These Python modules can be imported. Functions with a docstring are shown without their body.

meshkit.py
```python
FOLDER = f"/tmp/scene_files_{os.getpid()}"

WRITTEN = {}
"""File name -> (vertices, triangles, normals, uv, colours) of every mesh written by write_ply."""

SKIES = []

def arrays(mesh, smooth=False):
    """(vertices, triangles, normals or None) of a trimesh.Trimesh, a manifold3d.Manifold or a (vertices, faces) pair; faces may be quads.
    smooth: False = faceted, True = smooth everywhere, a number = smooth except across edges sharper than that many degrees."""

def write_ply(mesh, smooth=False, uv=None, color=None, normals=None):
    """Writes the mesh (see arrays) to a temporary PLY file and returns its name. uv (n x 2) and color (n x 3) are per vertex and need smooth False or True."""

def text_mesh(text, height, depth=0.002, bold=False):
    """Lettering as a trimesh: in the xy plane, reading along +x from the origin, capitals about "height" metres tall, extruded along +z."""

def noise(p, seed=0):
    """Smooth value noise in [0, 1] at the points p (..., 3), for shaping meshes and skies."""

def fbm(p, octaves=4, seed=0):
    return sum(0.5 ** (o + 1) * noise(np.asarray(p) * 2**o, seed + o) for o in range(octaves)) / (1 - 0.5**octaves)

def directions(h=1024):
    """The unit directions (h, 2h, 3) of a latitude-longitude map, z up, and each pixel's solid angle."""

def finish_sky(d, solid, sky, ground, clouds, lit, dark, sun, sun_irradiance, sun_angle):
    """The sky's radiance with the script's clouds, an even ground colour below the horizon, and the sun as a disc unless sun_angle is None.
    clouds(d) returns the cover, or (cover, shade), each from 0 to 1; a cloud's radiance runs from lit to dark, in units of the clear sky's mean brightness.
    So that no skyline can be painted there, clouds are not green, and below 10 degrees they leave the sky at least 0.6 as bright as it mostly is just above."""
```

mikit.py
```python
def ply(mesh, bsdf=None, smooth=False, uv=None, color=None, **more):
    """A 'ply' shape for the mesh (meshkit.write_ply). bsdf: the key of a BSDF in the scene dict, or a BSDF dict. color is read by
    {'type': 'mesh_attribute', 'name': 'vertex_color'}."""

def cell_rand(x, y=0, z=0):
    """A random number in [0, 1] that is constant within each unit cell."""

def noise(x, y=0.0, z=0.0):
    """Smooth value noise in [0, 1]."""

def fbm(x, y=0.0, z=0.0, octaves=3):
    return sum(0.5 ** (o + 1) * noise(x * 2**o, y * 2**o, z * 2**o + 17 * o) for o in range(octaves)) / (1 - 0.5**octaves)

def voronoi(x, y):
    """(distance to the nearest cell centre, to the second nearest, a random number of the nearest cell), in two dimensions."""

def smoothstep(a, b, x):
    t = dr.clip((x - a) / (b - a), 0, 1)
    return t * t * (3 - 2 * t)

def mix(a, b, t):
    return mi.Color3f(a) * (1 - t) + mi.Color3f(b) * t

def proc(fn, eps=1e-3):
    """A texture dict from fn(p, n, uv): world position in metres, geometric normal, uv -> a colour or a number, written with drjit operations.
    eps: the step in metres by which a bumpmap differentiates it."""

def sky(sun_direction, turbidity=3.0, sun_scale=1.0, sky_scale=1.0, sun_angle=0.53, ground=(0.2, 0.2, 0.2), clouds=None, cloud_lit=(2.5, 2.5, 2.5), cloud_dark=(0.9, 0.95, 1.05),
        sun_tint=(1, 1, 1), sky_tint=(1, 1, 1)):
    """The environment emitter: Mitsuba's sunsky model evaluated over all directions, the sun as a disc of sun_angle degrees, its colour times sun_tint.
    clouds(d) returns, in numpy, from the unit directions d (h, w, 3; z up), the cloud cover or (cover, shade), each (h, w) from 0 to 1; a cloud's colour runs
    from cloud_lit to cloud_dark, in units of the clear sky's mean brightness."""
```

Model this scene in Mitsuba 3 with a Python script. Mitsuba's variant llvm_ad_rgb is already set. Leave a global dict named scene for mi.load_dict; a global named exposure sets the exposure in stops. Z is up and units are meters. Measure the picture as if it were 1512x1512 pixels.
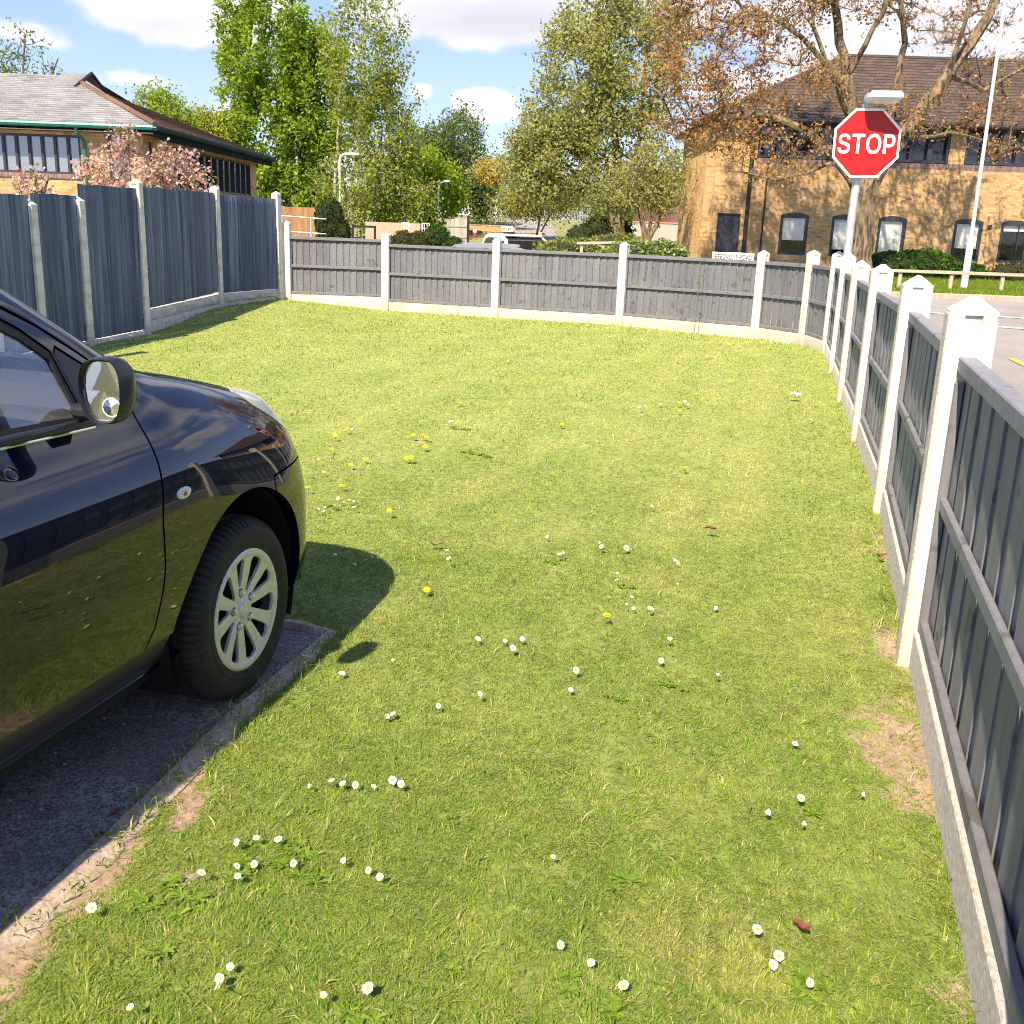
import math, numpy as np, trimesh, shapely, drjit as dr, mitsuba as mi, mikit, meshkit
from mikit import proc, noise, fbm, voronoi, cell_rand, smoothstep, mix
from shapely.geometry import Polygon, Point, LineString, box as sbox
from scipy.interpolate import PchipInterpolator, LinearNDInterpolator
from scipy.ndimage import gaussian_filter, map_coordinates

T = mi.ScalarTransform4f
scene, labels, count = {}, {}, {}

# ------------------------------------------------------------------ camera, sky, exposure
EYE, PITCH, ROLL = 1.45, math.radians(15.5), math.radians(2.08)
c_, s_ = math.cos(PITCH), math.sin(PITCH)
up = np.array([0, s_, c_]) * math.cos(ROLL) + np.array([-1.0, 0, 0]) * math.sin(ROLL)
scene['camera'] = {'type': 'perspective', 'fov': math.degrees(2 * math.atan(756 / 1520)), 'fov_axis': 'x', 'near_clip': 0.05, 'far_clip': 3000.0,
                   'to_world': T().look_at(origin=[0, 0, EYE], target=[0, c_, EYE - s_], up=up.tolist())}


def azel(az, el):
    a, e = math.radians(az), math.radians(el)
    return np.array([math.sin(a) * math.cos(e), math.cos(a) * math.cos(e), math.sin(e)])


CLOUDS = [(-2.2, 10.6, 8.5, 2.1, .95), (4.0, 11.5, 9.0, 2.4, .8), (-2.3, 6.0, 1.9, 1.0, 1.05), (-17, 9.6, 6.5, 1.9, .95), (-9.5, 8.2, 2.2, .7, .5), (-24, 8.0, 4, .9, .55), (-13, 11.5, 6, 1.2, .7), (-19, 6.2, 6, .55, .5), (-14.6, 5.0, 3.0, .8, .62),
          (-5.5, 6.4, 1.0, .8, .6), (19, 10.0, 9, 3.0, .95), (12, 7, 5, 1.6, .7), (27, 6, 6, 2, .7), (-32, 12, 8, 2, .8), (40, 14, 9, 3, .8), (-8, 3.2, 7, .8, .5), (8, 3.4, 6, .9, .55)]


def clouds(d):
    q = d / np.maximum(d[..., 2:3] + 0.12, 0.05)
    f = meshkit.fbm(q * [1.6, 1.6, 0] + [3.1, 7.7, 0.5], 5, 3)
    fine = meshkit.fbm(d * [22, 22, 40], 5, 11)
    cover = np.clip((f - 0.55) / 0.14, 0, 1) * np.clip((d[..., 2] - 0.19) / 0.1, 0, 1) * 0.9
    az, el = np.degrees(np.arctan2(d[..., 0], d[..., 1])), np.degrees(np.arcsin(np.clip(d[..., 2], -1, 1)))
    s = np.zeros(az.shape)
    low = np.zeros(az.shape)
    for a, e, ra, re, w in CLOUDS:
        g = w * np.exp(-((az - a) / ra) ** 2 - np.abs((el - e) / re) ** 2.4)
        low = low + g * np.clip(0.5 - (el - e) / re, 0, 1)
        s = np.maximum(s, g)
    t = np.clip((s + (fine - 0.5) * 0.75 - 0.34) / 0.22, 0, 1)
    haze = 0.16 * np.exp(-np.maximum(el, 0) / 4.0)
    cover = np.maximum(np.maximum(cover, t * t * (3 - 2 * t) * .95), haze)
    return cover, np.clip(low * 0.9 + (0.55 - fine) * .6, 0, 1)


scene['sky'] = mikit.sky([-0.38, -0.96, 1.0], turbidity=2.6, clouds=clouds, cloud_lit=(2.7, 2.65, 2.75), cloud_dark=(1.75, 1.72, 1.88), sky_tint=(1.02, .89, 1.04), ground=(0.16, 0.17, 0.1))
exposure = 2.6


# ------------------------------------------------------------------ helpers
def newkey(name, parent=None):
    base = f'{parent}__{name}' if parent else name
    n = count.get(base, 0)
    count[base] = n + 1
    return base if n == 0 else f'{base}_{n:03d}'


def thing(name, label, cat, group=None):
    k = newkey(name)
    labels[k] = {'label': label, 'category': cat}
    if group:
        labels[k]['group'] = group
    return k


def put(name, mesh, mat, parent=None, smooth=False, label=None, kind=None, key=None, to=None, **more):
    k = key or newkey(name, parent)
    d = mikit.ply(mesh, mat, smooth, **more)
    if to is not None:
        d['to_world'] = to
    scene[k] = d
    if label or kind:
        labels.setdefault(k, {})
        if label:
            labels[k]['label'] = label
        if kind:
            labels[k]['kind'] = kind
    return k


def again(name, parent, d, to):
    k = newkey(name, parent)
    scene[k] = {**d, 'to_world': to}
    return k


class MB:
    """Collects quads, boxes and tubes into one mesh."""

    def __init__(self):
        self.v, self.f, self.n, self.c = [], [], 0, []

    def add(self, v, f, col=None):
        v, f = np.asarray(v, float), np.asarray(f, int)
        if f.shape[1] == 4:
            f = np.vstack([f[:, [0, 1, 2]], f[:, [0, 2, 3]]])
        self.v.append(v)
        self.f.append(f + self.n)
        self.n += len(v)
        if col is not None:
            self.c.append(np.broadcast_to(col, (len(v), 3)))
        return self

    def box(self, lo, hi, M=None, ch=0.0):
        lo, hi = np.array(lo, float), np.array(hi, float)
        v, f = (BOXV, BOXF)
        v = lo + v * (hi - lo)
        if ch > 0:
            m = chbox(hi - lo, ch)
            v, f = m[0] + (lo + hi) / 2, m[1]
        if M is not None:
            v = M(v)
        return self.add(v, f)

    def tube(self, pts, r, sides=8, cap=True):
        p = np.asarray(pts, float)
        r = np.broadcast_to(np.asarray(r, float), (len(p),))
        t = np.gradient(p, axis=0)
        t /= np.linalg.norm(t, axis=1, keepdims=True) + 1e-12
        ref = np.array([0, 0, 1.0]) if abs(t[:, 2]).mean() < 0.8 else np.array([1.0, 0.13, 0])
        a = np.cross(t, ref)
        a /= np.linalg.norm(a, axis=1, keepdims=True) + 1e-12
        b = np.cross(t, a)
        an = np.arange(sides) * 2 * np.pi / sides
        v = p[:, None] + r[:, None, None] * (np.cos(an)[None, :, None] * a[:, None] + np.sin(an)[None, :, None] * b[:, None])
        i, j = np.meshgrid(np.arange(len(p) - 1), np.arange(sides), indexing='ij')
        q = np.stack([i * sides + j, (i + 1) * sides + j, (i + 1) * sides + (j + 1) % sides, i * sides + (j + 1) % sides], -1).reshape(-1, 4)
        v = v.reshape(-1, 3)
        f = np.vstack([q[:, [0, 1, 2]], q[:, [0, 2, 3]]])
        if cap:
            n0 = len(v)
            v = np.vstack([v, p[:1], p[-1:]])
            k = np.arange(sides)
            e = (len(p) - 1) * sides
            f = np.vstack([f, np.stack([k, (k + 1) % sides, k * 0 + n0], 1), np.stack([e + (k + 1) % sides, e + k, k * 0 + n0 + 1], 1)])
        return self.add(v, f)

    def poly(self, poly, z0, z1, M=None):
        """Extruded 2D polygon (x, y) from z0 to z1."""
        for g in getattr(poly, 'geoms', [poly]):
            m = trimesh.creation.extrude_polygon(g, z1 - z0, engine='earcut')
            v = np.array(m.vertices) + [0, 0, z0]
            self.add(M(v) if M else v, np.array(m.faces))
        return self

    def mesh(self):
        return np.vstack(self.v), np.vstack(self.f)

    def col(self):
        return np.vstack(self.c)


BOXV = np.array([[x, y, z] for x in (0, 1) for y in (0, 1) for z in (0, 1)], float)
BOXF = np.array([[0, 1, 3], [0, 3, 2], [4, 6, 7], [4, 7, 5], [0, 4, 5], [0, 5, 1], [2, 3, 7], [2, 7, 6], [0, 2, 6], [0, 6, 4], [1, 5, 7], [1, 7, 3]])


def chbox(size, c):
    h = np.array(size) / 2
    c = min(c, h.min() * .8)
    pts = []
    for sx in (-1, 1):
        for sy in (-1, 1):
            for sz in (-1, 1):
                s = np.array([sx, sy, sz])
                for k in range(3):
                    o = h - c
                    o[k] = h[k]
                    pts.append(s * o)
    m = trimesh.convex.convex_hull(np.array(pts))
    return np.array(m.vertices), np.array(m.faces)


def frame(o, ang):
    """local (s along, n to the left of it, z) -> world."""
    ca, sa = math.cos(ang), math.sin(ang)

    def M(v):
        v = np.asarray(v, float)
        return np.stack([o[0] + v[..., 0] * ca - v[..., 1] * sa, o[1] + v[..., 0] * sa + v[..., 1] * ca, v[..., 2] + (o[2] if len(o) > 2 else 0)], -1)

    return M


def ss(a, b, x):
    t = np.clip((x - a) / (b - a), 0, 1)
    return t * t * (3 - 2 * t)


def grid_clip(poly, h):
    """Triangulates a 2D polygon on a grid of pitch h: (vertices n x 2, triangles)."""
    x0, y0, x1, y1 = poly.bounds
    nx, ny = max(1, int(np.ceil((x1 - x0) / h))), max(1, int(np.ceil((y1 - y0) / h)))
    gx, gy = x0 + np.arange(nx) * h, y0 + np.arange(ny) * h
    X, Y = np.meshgrid(gx, gy, indexing='ij')
    X, Y = X.ravel(), Y.ravel()
    b = shapely.box(X, Y, X + h, Y + h)
    shapely.prepare(poly)
    inside = shapely.contains_properly(poly, b)
    cross = shapely.intersects(poly, b) & ~inside
    V, F, n = [], [], 0
    k = inside.sum()
    if k:
        x, y = X[inside], Y[inside]
        V.append(np.stack([np.stack([x, x + h, x + h, x], 1), np.stack([y, y, y + h, y + h], 1)], -1).reshape(-1, 2))
        i = np.arange(k)[:, None] * 4
        F.append(np.vstack([i + [0, 1, 2], i + [0, 2, 3]]))
        n = 4 * k
    for g in shapely.intersection(b[cross], poly):
        for q in getattr(g, 'geoms', [g]):
            if q.geom_type == 'Polygon' and q.area > 1e-9:
                v, f = trimesh.creation.triangulate_polygon(q, engine='earcut')
                if len(f):
                    a, bb, cc = (v[f[:, j]] for j in range(3))
                    flip = np.cross(bb - a, cc - a) < 0
                    f = np.where(flip[:, None], f[:, ::-1], f)
                    V.append(v)
                    F.append(f + n)
                    n += len(v)
    return np.vstack(V), np.vstack(F)


def rgb(*c):
    return {'type': 'rgb', 'value': list(c)}


def P(key, color, rough=.6, two=True, bump=None, bscale=1.0, **more):
    """A principled material as a scene entry."""
    d = {'type': 'principled', 'base_color': proc(color) if callable(color) else (color if isinstance(color, dict) else rgb(*color)), 'roughness': rough, **more}
    if bump:
        d = {'type': 'bumpmap', 'arbitrary': proc(bump, 2e-3), 'scale': bscale, 'bsdf': d}
    scene[key] = {'type': 'twosided', 'bsdf': d} if two else d
    return key


VC = {'type': 'mesh_attribute', 'name': 'vertex_color'}


def thin(key, color, trans=.9, rough=.5):
    scene[key] = {'type': 'principledthin', 'base_color': color, 'roughness': rough, 'diff_trans': trans, 'spec_trans': 0.0, 'eta': 1.3}
    return key


# ------------------------------------------------------------------ materials
def c_concrete(p, n, uv):
    f = fbm(p.x * 9, p.y * 9, p.z * 5, 4)
    g = noise(p.x * 220, p.y * 220, p.z * 220)
    st = smoothstep(.52, .8, fbm(p.x * 4 + 9, p.y * 4, p.z * 9, 3))
    low = smoothstep(.22, .02, p.z + .1 * (f - .5))
    c = mix((.62, .59, .54), (.80, .77, .71), f) * (.92 + .16 * g)
    c = mix(c, (.48, .41, .33), .55 * st)
    gr = smoothstep(.55, .75, fbm(p.x * 2.3, p.y * 2.3, p.z * 14, 4))
    c = mix(c, (.40, .40, .36), .45 * gr)
    return mix(c, (.36, .29, .2), .5 * low)


def c_slate(p, n, uv):
    r = uv.x
    g = fbm(p.x * 55 + r * 40, p.y * 55, p.z * 2.5 + r * 9, 3)
    k = fbm(p.x * 9 + 50 * r, p.y * 9, p.z * 6, 3)
    knot = smoothstep(.70, .78, fbm(p.x * 11 + 31 * r, p.y * 11 + 5, p.z * 11, 2))
    c = mix((.140, .150, .178), (.185, .196, .228), r) * (.78 + .44 * g)
    c = mix(c, (.20, .20, .21), .35 * smoothstep(.55, .75, k))
    fade = smoothstep(.5, .7, fbm(p.x * 1.4, p.y * 1.4, p.z * 2.2, 3))
    c = mix(c, (.22, .225, .235), .35 * fade)
    mud = smoothstep(.36, .16, p.z + .12 * fbm(p.x * 9, p.y * 9, p.z * 4, 3))
    c = mix(c, (.20, .175, .14), .4 * mud)
    return mix(c, (.07, .068, .07), .6 * knot)


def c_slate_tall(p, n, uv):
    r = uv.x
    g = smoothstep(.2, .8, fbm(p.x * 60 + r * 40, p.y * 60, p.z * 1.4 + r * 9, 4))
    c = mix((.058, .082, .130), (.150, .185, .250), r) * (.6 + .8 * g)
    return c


def c_brick(p, n, uv):
    h = dr.select(dr.abs(n.x) > dr.abs(n.y), p.y, p.x)
    row = p.z / .075
    r = dr.floor(row)
    col = h / .225 + .5 * (r - 2 * dr.floor(r / 2))
    fr, fc = row - r, col - dr.floor(col)
    m = dr.maximum(smoothstep(.15, .08, fr), smoothstep(.06, .03, fc))
    k = cell_rand(dr.floor(col), r, 3)
    b = mix((.44, .28, .13), (.58, .39, .195), k)
    b = mix(b, (.36, .22, .105), smoothstep(.84, .9, cell_rand(dr.floor(col), r, 8)))
    b = b * (.8 + .4 * fbm(p.x * 1.3, p.y * 1.3, p.z * 1.3, 3))
    return mix(b, (.34, .26, .17), m)


def c_purple(p, n, uv):
    h = dr.select(dr.abs(n.x) > dr.abs(n.y), p.y, p.x) / .08
    k = cell_rand(dr.floor(h), 0, 3)
    return mix(mix((.13, .085, .09), (.24, .16, .165), k), (.33, .29, .27), smoothstep(.14, .08, h - dr.floor(h)))


def c_tile(a, b):
    def fn(p, n, uv):
        k = cell_rand(dr.floor(uv.x * 3.3 + .5 * dr.floor(uv.y)), dr.floor(uv.y), 5)
        return mix(a, b, k) * (.75 + .5 * fbm(p.x * 1.1, p.y * 1.1, p.z * 1.1, 3))
    return fn


def c_tarmac(p, n, uv):
    f = fbm(p.x * 2.2, p.y * 2.2, 0, 4)
    d1, d2, r = voronoi(p.x * 130, p.y * 130)
    stone = smoothstep(.35, .2, d1)
    c = mix((.175, .168, .160), (.27, .258, .245), f)
    c = c * (.35 + 1.3 * noise(p.x * 190, p.y * 190)) * (.7 + .6 * noise(p.x * 70, p.y * 70))
    c = mix(c, (.50, .48, .45), .8 * stone * smoothstep(.74, .9, r))
    return mix(c, (.12, .10, .075), .5 * smoothstep(.55, .75, fbm(p.x * 1.1 + 9, p.y * 3, 2, 3)))


def b_tarmac(p, n, uv):
    d1, d2, r = voronoi(p.x * 130, p.y * 130)
    return dr.maximum(0, .5 - d1) * (0.4 + r) + .5 * noise(p.x * 30, p.y * 30)


def c_road(p, n, uv):
    return mix((.15, .15, .155), (.22, .215, .21), fbm(p.x * .8, p.y * .8, 0, 4)) * (.85 + .3 * noise(p.x * 60, p.y * 60))


def c_soil(p, n, uv):
    f = fbm(p.x * 3, p.y * 3, 0, 4)
    g = fbm(p.x * 40, p.y * 40, 1, 3)
    c = mix((.15, .21, .04), (.24, .27, .08), f) * (.55 + .9 * g)
    bare = mi.Float(0)
    for x, y, rx, ry in BARE:
        e = dr.sqrt(dr.square((p.x - x) / rx) + dr.square((p.y - y) / ry))
        bare = dr.maximum(bare, smoothstep(1.15, .75, e + 1.1 * (fbm(p.x * 16, p.y * 16, 4, 3) - .5)))
    b = mix((.24, .165, .11), (.44, .34, .25), fbm(p.x * 9, p.y * 9, 0, 3)) * (.6 + .8 * fbm(p.x * 80, p.y * 80, 1, 3))
    return mix(c, b, bare)


BARE = [(1.24, 2.6, .20, .42), (1.45, 3.45, .10, .3), (1.33, 2.15, .05, .22), (1.05, 1.60, .15, .24), (1.52, 3.1, .07, .25), (1.88, 4.5, .16, .5), (2.1, 5.2, .06, .3), (2.5, 6.9, .07, .5), (2.95, 8.7, .08, .4), (-.73, 2.03, .05, .03), (-.92, 2.08, .08, .26), (-.80, 2.32, .04, .12), (-.98, 1.72, .08, .3), (-1.05, 1.5, .08, .2), (-.84, 2.5, .03, .2)]


def c_ground(p, n, uv):
    f = fbm(p.x * .25, p.y * .25, 0, 4)
    return mix((.10, .12, .045), (.17, .17, .08), f) * (.7 + .6 * noise(p.x * 9, p.y * 9))


def c_verge(p, n, uv):
    f = fbm(p.x * .9, p.y * .9, 0, 4)
    return mix((.09, .15, .03), (.17, .22, .055), f) * (.6 + .8 * noise(p.x * 35, p.y * 35))


def c_bark(p, n, uv):
    f = fbm(p.x * 8, p.y * 8, p.z * 2.2, 4)
    return mix((.055, .042, .03), (.20, .165, .115), f)


def c_bark_lit(p, n, uv):
    f = smoothstep(.3, .7, fbm(p.x * 16, p.y * 16, p.z * 3, 4))
    g = fbm(p.x * 2, p.y * 2, p.z * 2, 3)
    return mix(mix((.05, .036, .026), (.24, .185, .125), f), (.20, .20, .09), .5 * smoothstep(.5, .7, g))


def c_birch(p, n, uv):
    f = noise(p.x * 6, p.y * 6, p.z * 9)
    return mix((.42, .39, .34), (.07, .06, .05), smoothstep(.58, .7, f))


P('m_concrete', c_concrete, .85)
P('m_concrete_rough', lambda p, n, uv: mix((.30, .28, .25), (.62, .59, .54), fbm(p.x * 70, p.y * 70, p.z * 70, 3)), .95, bump=lambda p, n, uv: fbm(p.x * 90, p.y * 90, p.z * 90, 3), bscale=.012)
P('m_rockface', lambda p, n, uv: mix((.42, .38, .32), (.66, .62, .55), fbm(p.x * 9, p.y * 9, p.z * 9, 4)), .9)
P('m_slate', c_slate, .55, specular=.3)
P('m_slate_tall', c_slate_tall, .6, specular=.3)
P('m_brick', c_brick, .9)
P('m_purple', c_purple, .9)
P('m_tile_grey', c_tile((.17, .177, .19), (.26, .266, .28)), .85)
P('m_tile_brown', c_tile((.058, .045, .04), (.10, .076, .066)), .85)
P('m_tile_rust', c_tile((.12, .07, .05), (.19, .115, .08)), .85)
P('m_tarmac', c_tarmac, .8, bump=b_tarmac, bscale=.006)
P('m_road', c_road, .85)
P('m_soil', c_soil, .95)
P('m_ground', c_ground, .95)
P('m_verge', c_verge, .95)
P('m_bark', c_bark, .9)
P('m_bark_lit', c_bark_lit, .9)
P('m_birch', c_birch, .8)
P('m_kerb', lambda p, n, uv: mix((.34, .26, .20), (.52, .44, .37), fbm(p.x * 25, p.y * 25, p.z * 9, 4)) * (.75 + .5 * noise(p.x * 180, p.y * 180)), .9)
P('m_teal', (.012, .16, .135), .4)
P('m_black_plastic', (.018, .019, .021), .45)
P('m_window_frame', (.035, .04, .055), .4)
P('m_dark_room', (.02, .022, .025), .9)
P('m_blind', (.62, .64, .62), .9)
P('m_white_paint', (.78, .78, .76), .5)
P('m_cream', (.55, .50, .42), .7)
P('m_galv', lambda p, n, uv: mix((.42, .46, .50), (.62, .66, .70), noise(p.x * 25, p.y * 25, p.z * 12)), .45, metallic=.35)
P('m_lamp_grey', (.62, .66, .70), .4)
P('m_sign_red', lambda p, n, uv: mix((.36, .004, .004), (.42, .007, .006), noise(p.x * 4, p.y * 4, p.z * 6)), .45)
P('m_sign_white', (.85, .85, .83), .35)
P('m_sign_back', (.30, .31, .32), .5)
P('m_ink', (.02, .02, .022), .5)
P('m_wood_rail', lambda p, n, uv: mix((.34, .29, .22), (.52, .47, .38), fbm(p.x * 3, p.y * 30, p.z * 30, 3)), .85)
P('m_orange_wood', lambda p, n, uv: mix((.26, .135, .06), (.38, .22, .10), uv.x) * (.8 + .4 * fbm(p.x * 20, p.y * 20, p.z * 2, 3)), .8)
P('m_grey_wood', lambda p, n, uv: mix((.34, .31, .28), (.50, .47, .43), uv.x), .85)
P('m_pinkwall', (.50, .36, .28), .9)
P('m_steel_pale', (.36, .39, .41), .5, metallic=.3)
P('m_red_paint', (.55, .03, .02), .45)
P('m_pink', (.55, .04, .12), .6)
P('m_carwhite', (.74, .75, .77), .25, clearcoat=1.0)
P('m_carsilver', (.42, .45, .49), .3, metallic=.6, clearcoat=1.0)
P('m_carred', (.45, .02, .03), .25, clearcoat=1.0)
P('m_carglass', (.012, .015, .018), .06, specular=.8)
P('m_yellow_line', (.62, .42, .06), .7)
P('m_white_line', (.66, .66, .63), .7)
P('m_glass_coated', (.26, .29, .33), .03, metallic=.35, specular=.8)
P('m_teal_dark', (.004, .026, .025), .6, specular=.15)
P('m_fascia', (.008, .014, .015), .8, specular=.1)
scene['m_glass'] = {'type': 'thindielectric'}
scene['m_glass_car'] = {'type': 'thindielectric', 'int_ior': 1.8}
scene['m_glass_dark'] = {'type': 'principled', 'base_color': rgb(.012, .016, .024), 'roughness': .03, 'specular': .75}
scene['m_paint'] = {'type': 'plastic', 'diffuse_reflectance': rgb(.006, .011, .042), 'int_ior': 1.68, 'nonlinear': True}
P('m_rubber', lambda p, n, uv: mix((.014, .014, .015), (.026, .026, .027), noise(p.x * 60, p.y * 60, p.z * 60)), .75, specular=.35)
P('m_tyre', lambda p, n, uv: mix((.017, .017, .018), (.038, .036, .033), fbm(p.x * 22, p.y * 22, p.z * 22, 3)), .7, specular=.35)
P('m_black', (.004, .004, .005), .8)
P('m_housing', (.02, .022, .03), .28, specular=.5)
P('m_hubcap', lambda p, n, uv: mix((.62, .63, .62), (.74, .75, .74), noise(p.x * 90, p.y * 90, p.z * 90)), .38, metallic=.45, clearcoat=.3)
P('m_chrome', (.80, .80, .80), .12, metallic=1.0)
P('m_steel_dark', (.02, .02, .022), .5, metallic=.4)
scene['m_mirror'] = {'type': 'twosided', 'bsdf': {'type': 'conductor', 'specular_reflectance': rgb(.82, .85, .88)}}
P('m_lens_clear', (.62, .66, .66), .12, clearcoat=1.0, specular=.8)
P('m_lens_grey', lambda p, n, uv: mix((.40, .45, .47), (.62, .66, .68), fbm(p.x * 18, p.y * 18, p.z * 18, 2)), .1, clearcoat=1.0, specular=.7, metallic=.2)
P('m_amber', (.5, .12, .02), .3)
P('m_interior', (.04, .042, .046), .8)
P('m_seat', (.09, .10, .12), .9)
thin('m_leaf', VC, 1.1, .5)
thin('m_grass', VC, .75, .45)
P('m_petal', (.86, .86, .84), .7)
P('m_yolk', (.80, .50, .02), .7)
P('m_dandelion', (.82, .58, .01), .7)
P('m_stem', (.10, .17, .03), .6)
P('m_paper', (.84, .84, .83), .7)
P('m_deadleaf', (.19, .09, .05), .8)
P('m_deadleaf_red', (.17, .05, .03), .8)
P('m_twig', (.22, .17, .11), .9)
P('m_hedge_core', (.02, .03, .012), 1.0)
P('m_pinkcrete', (.42, .30, .23), .9)

# ------------------------------------------------------------------ ground, lawn, drive, roads
FP = [(-3.93, 17.76), (-2.266, 17.743), (-.392, 17.218), (1.605, 16.564), (3.493, 15.331), (3.976, 14.473), (4.004, 13.433), (3.513, 11.404), (3.062, 9.547), (2.59, 7.592), (2.066, 5.495), (1.464, 3.394), (.80, 1.06), (.22, -1.0)]
TP = [(-4.05, 17.6), (-4.61, 16.03), (-4.63, 12.85), (-4.79, 11.5), (-4.90, 10.6), (-5.0, 9.1), (-5.1, 7.3), (-5.2, 5.5), (-5.3, 3.7)]
KERB = [(-1.75, -1.2), (-1.34, .4), (-1.023, 1.80), (-.922, 2.294), (-.82, 2.85), (-.72, 3.22), (-.648, 3.50)]
LAWN = Polygon(KERB + [(-.80, 3.565), (-2.6, 3.60), (-5.32, 3.65)] + TP[::-1] + FP + [(.3, -1.2)])
DRIVE = Polygon([(-1.75, -1.2), (-1.34, .4)] + KERB[2:] + [(-.80, 3.565), (-2.6, 3.60), (-5.32, 3.65), (-5.32, -1.2)])


def lawn_z(x, y):
    return .12 * ss(12.3, 17, y) * ss(2.0, 4.2, -x) + .012 * np.sin(x * 1.3 + .4) * np.sin(y * .9) + .01 * np.sin(y * 2.1 + x)


def ground_z(x, y):
    z = -.09 - .36 * np.exp(-((x + 2.5) / 4.5) ** 2) * ss(23, 30, y) * (1 - ss(38, 46, y))
    z = z + 1.9 * ss(42, 112, y) * ss(14, 6, np.abs(x + 1)) + .9 * ss(60, 150, y)
    return z


def sheet(name, poly, zf, h, mat, label=None, kind='structure'):
    v, f = grid_clip(poly, h)
    return put(name, (np.c_[v, zf(v[:, 0], v[:, 1])], f), mat, smooth=False, label=label, kind=kind)


xs = np.unique(np.r_[np.linspace(-700, -60, 24), np.linspace(-60, 60, 81), np.linspace(60, 700, 24)])
ys = np.unique(np.r_[np.linspace(-400, -20, 14), np.linspace(-20, 160, 121), np.linspace(160, 1200, 30)])
X, Y = np.meshgrid(xs, ys, indexing='ij')
i, j = np.meshgrid(np.arange(len(xs) - 1), np.arange(len(ys) - 1), indexing='ij')
q = np.stack([i * len(ys) + j, (i + 1) * len(ys) + j, (i + 1) * len(ys) + j + 1, i * len(ys) + j + 1], -1).reshape(-1, 4)
put('ground', (np.stack([X.ravel(), Y.ravel(), ground_z(X, Y).ravel()], 1), q), 'm_ground', smooth=True, label='rough open ground of grass and paving beyond the garden fences', kind='structure')
sheet('lawn', LAWN, lawn_z, .12, 'm_soil', 'soil and thatch of the mown front lawn inside the fence')
sheet('driveway', DRIVE.buffer(.05), lambda x, y: x * 0 - .014, .25, 'm_tarmac', 'dark tarmac driveway under the black car')

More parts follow.
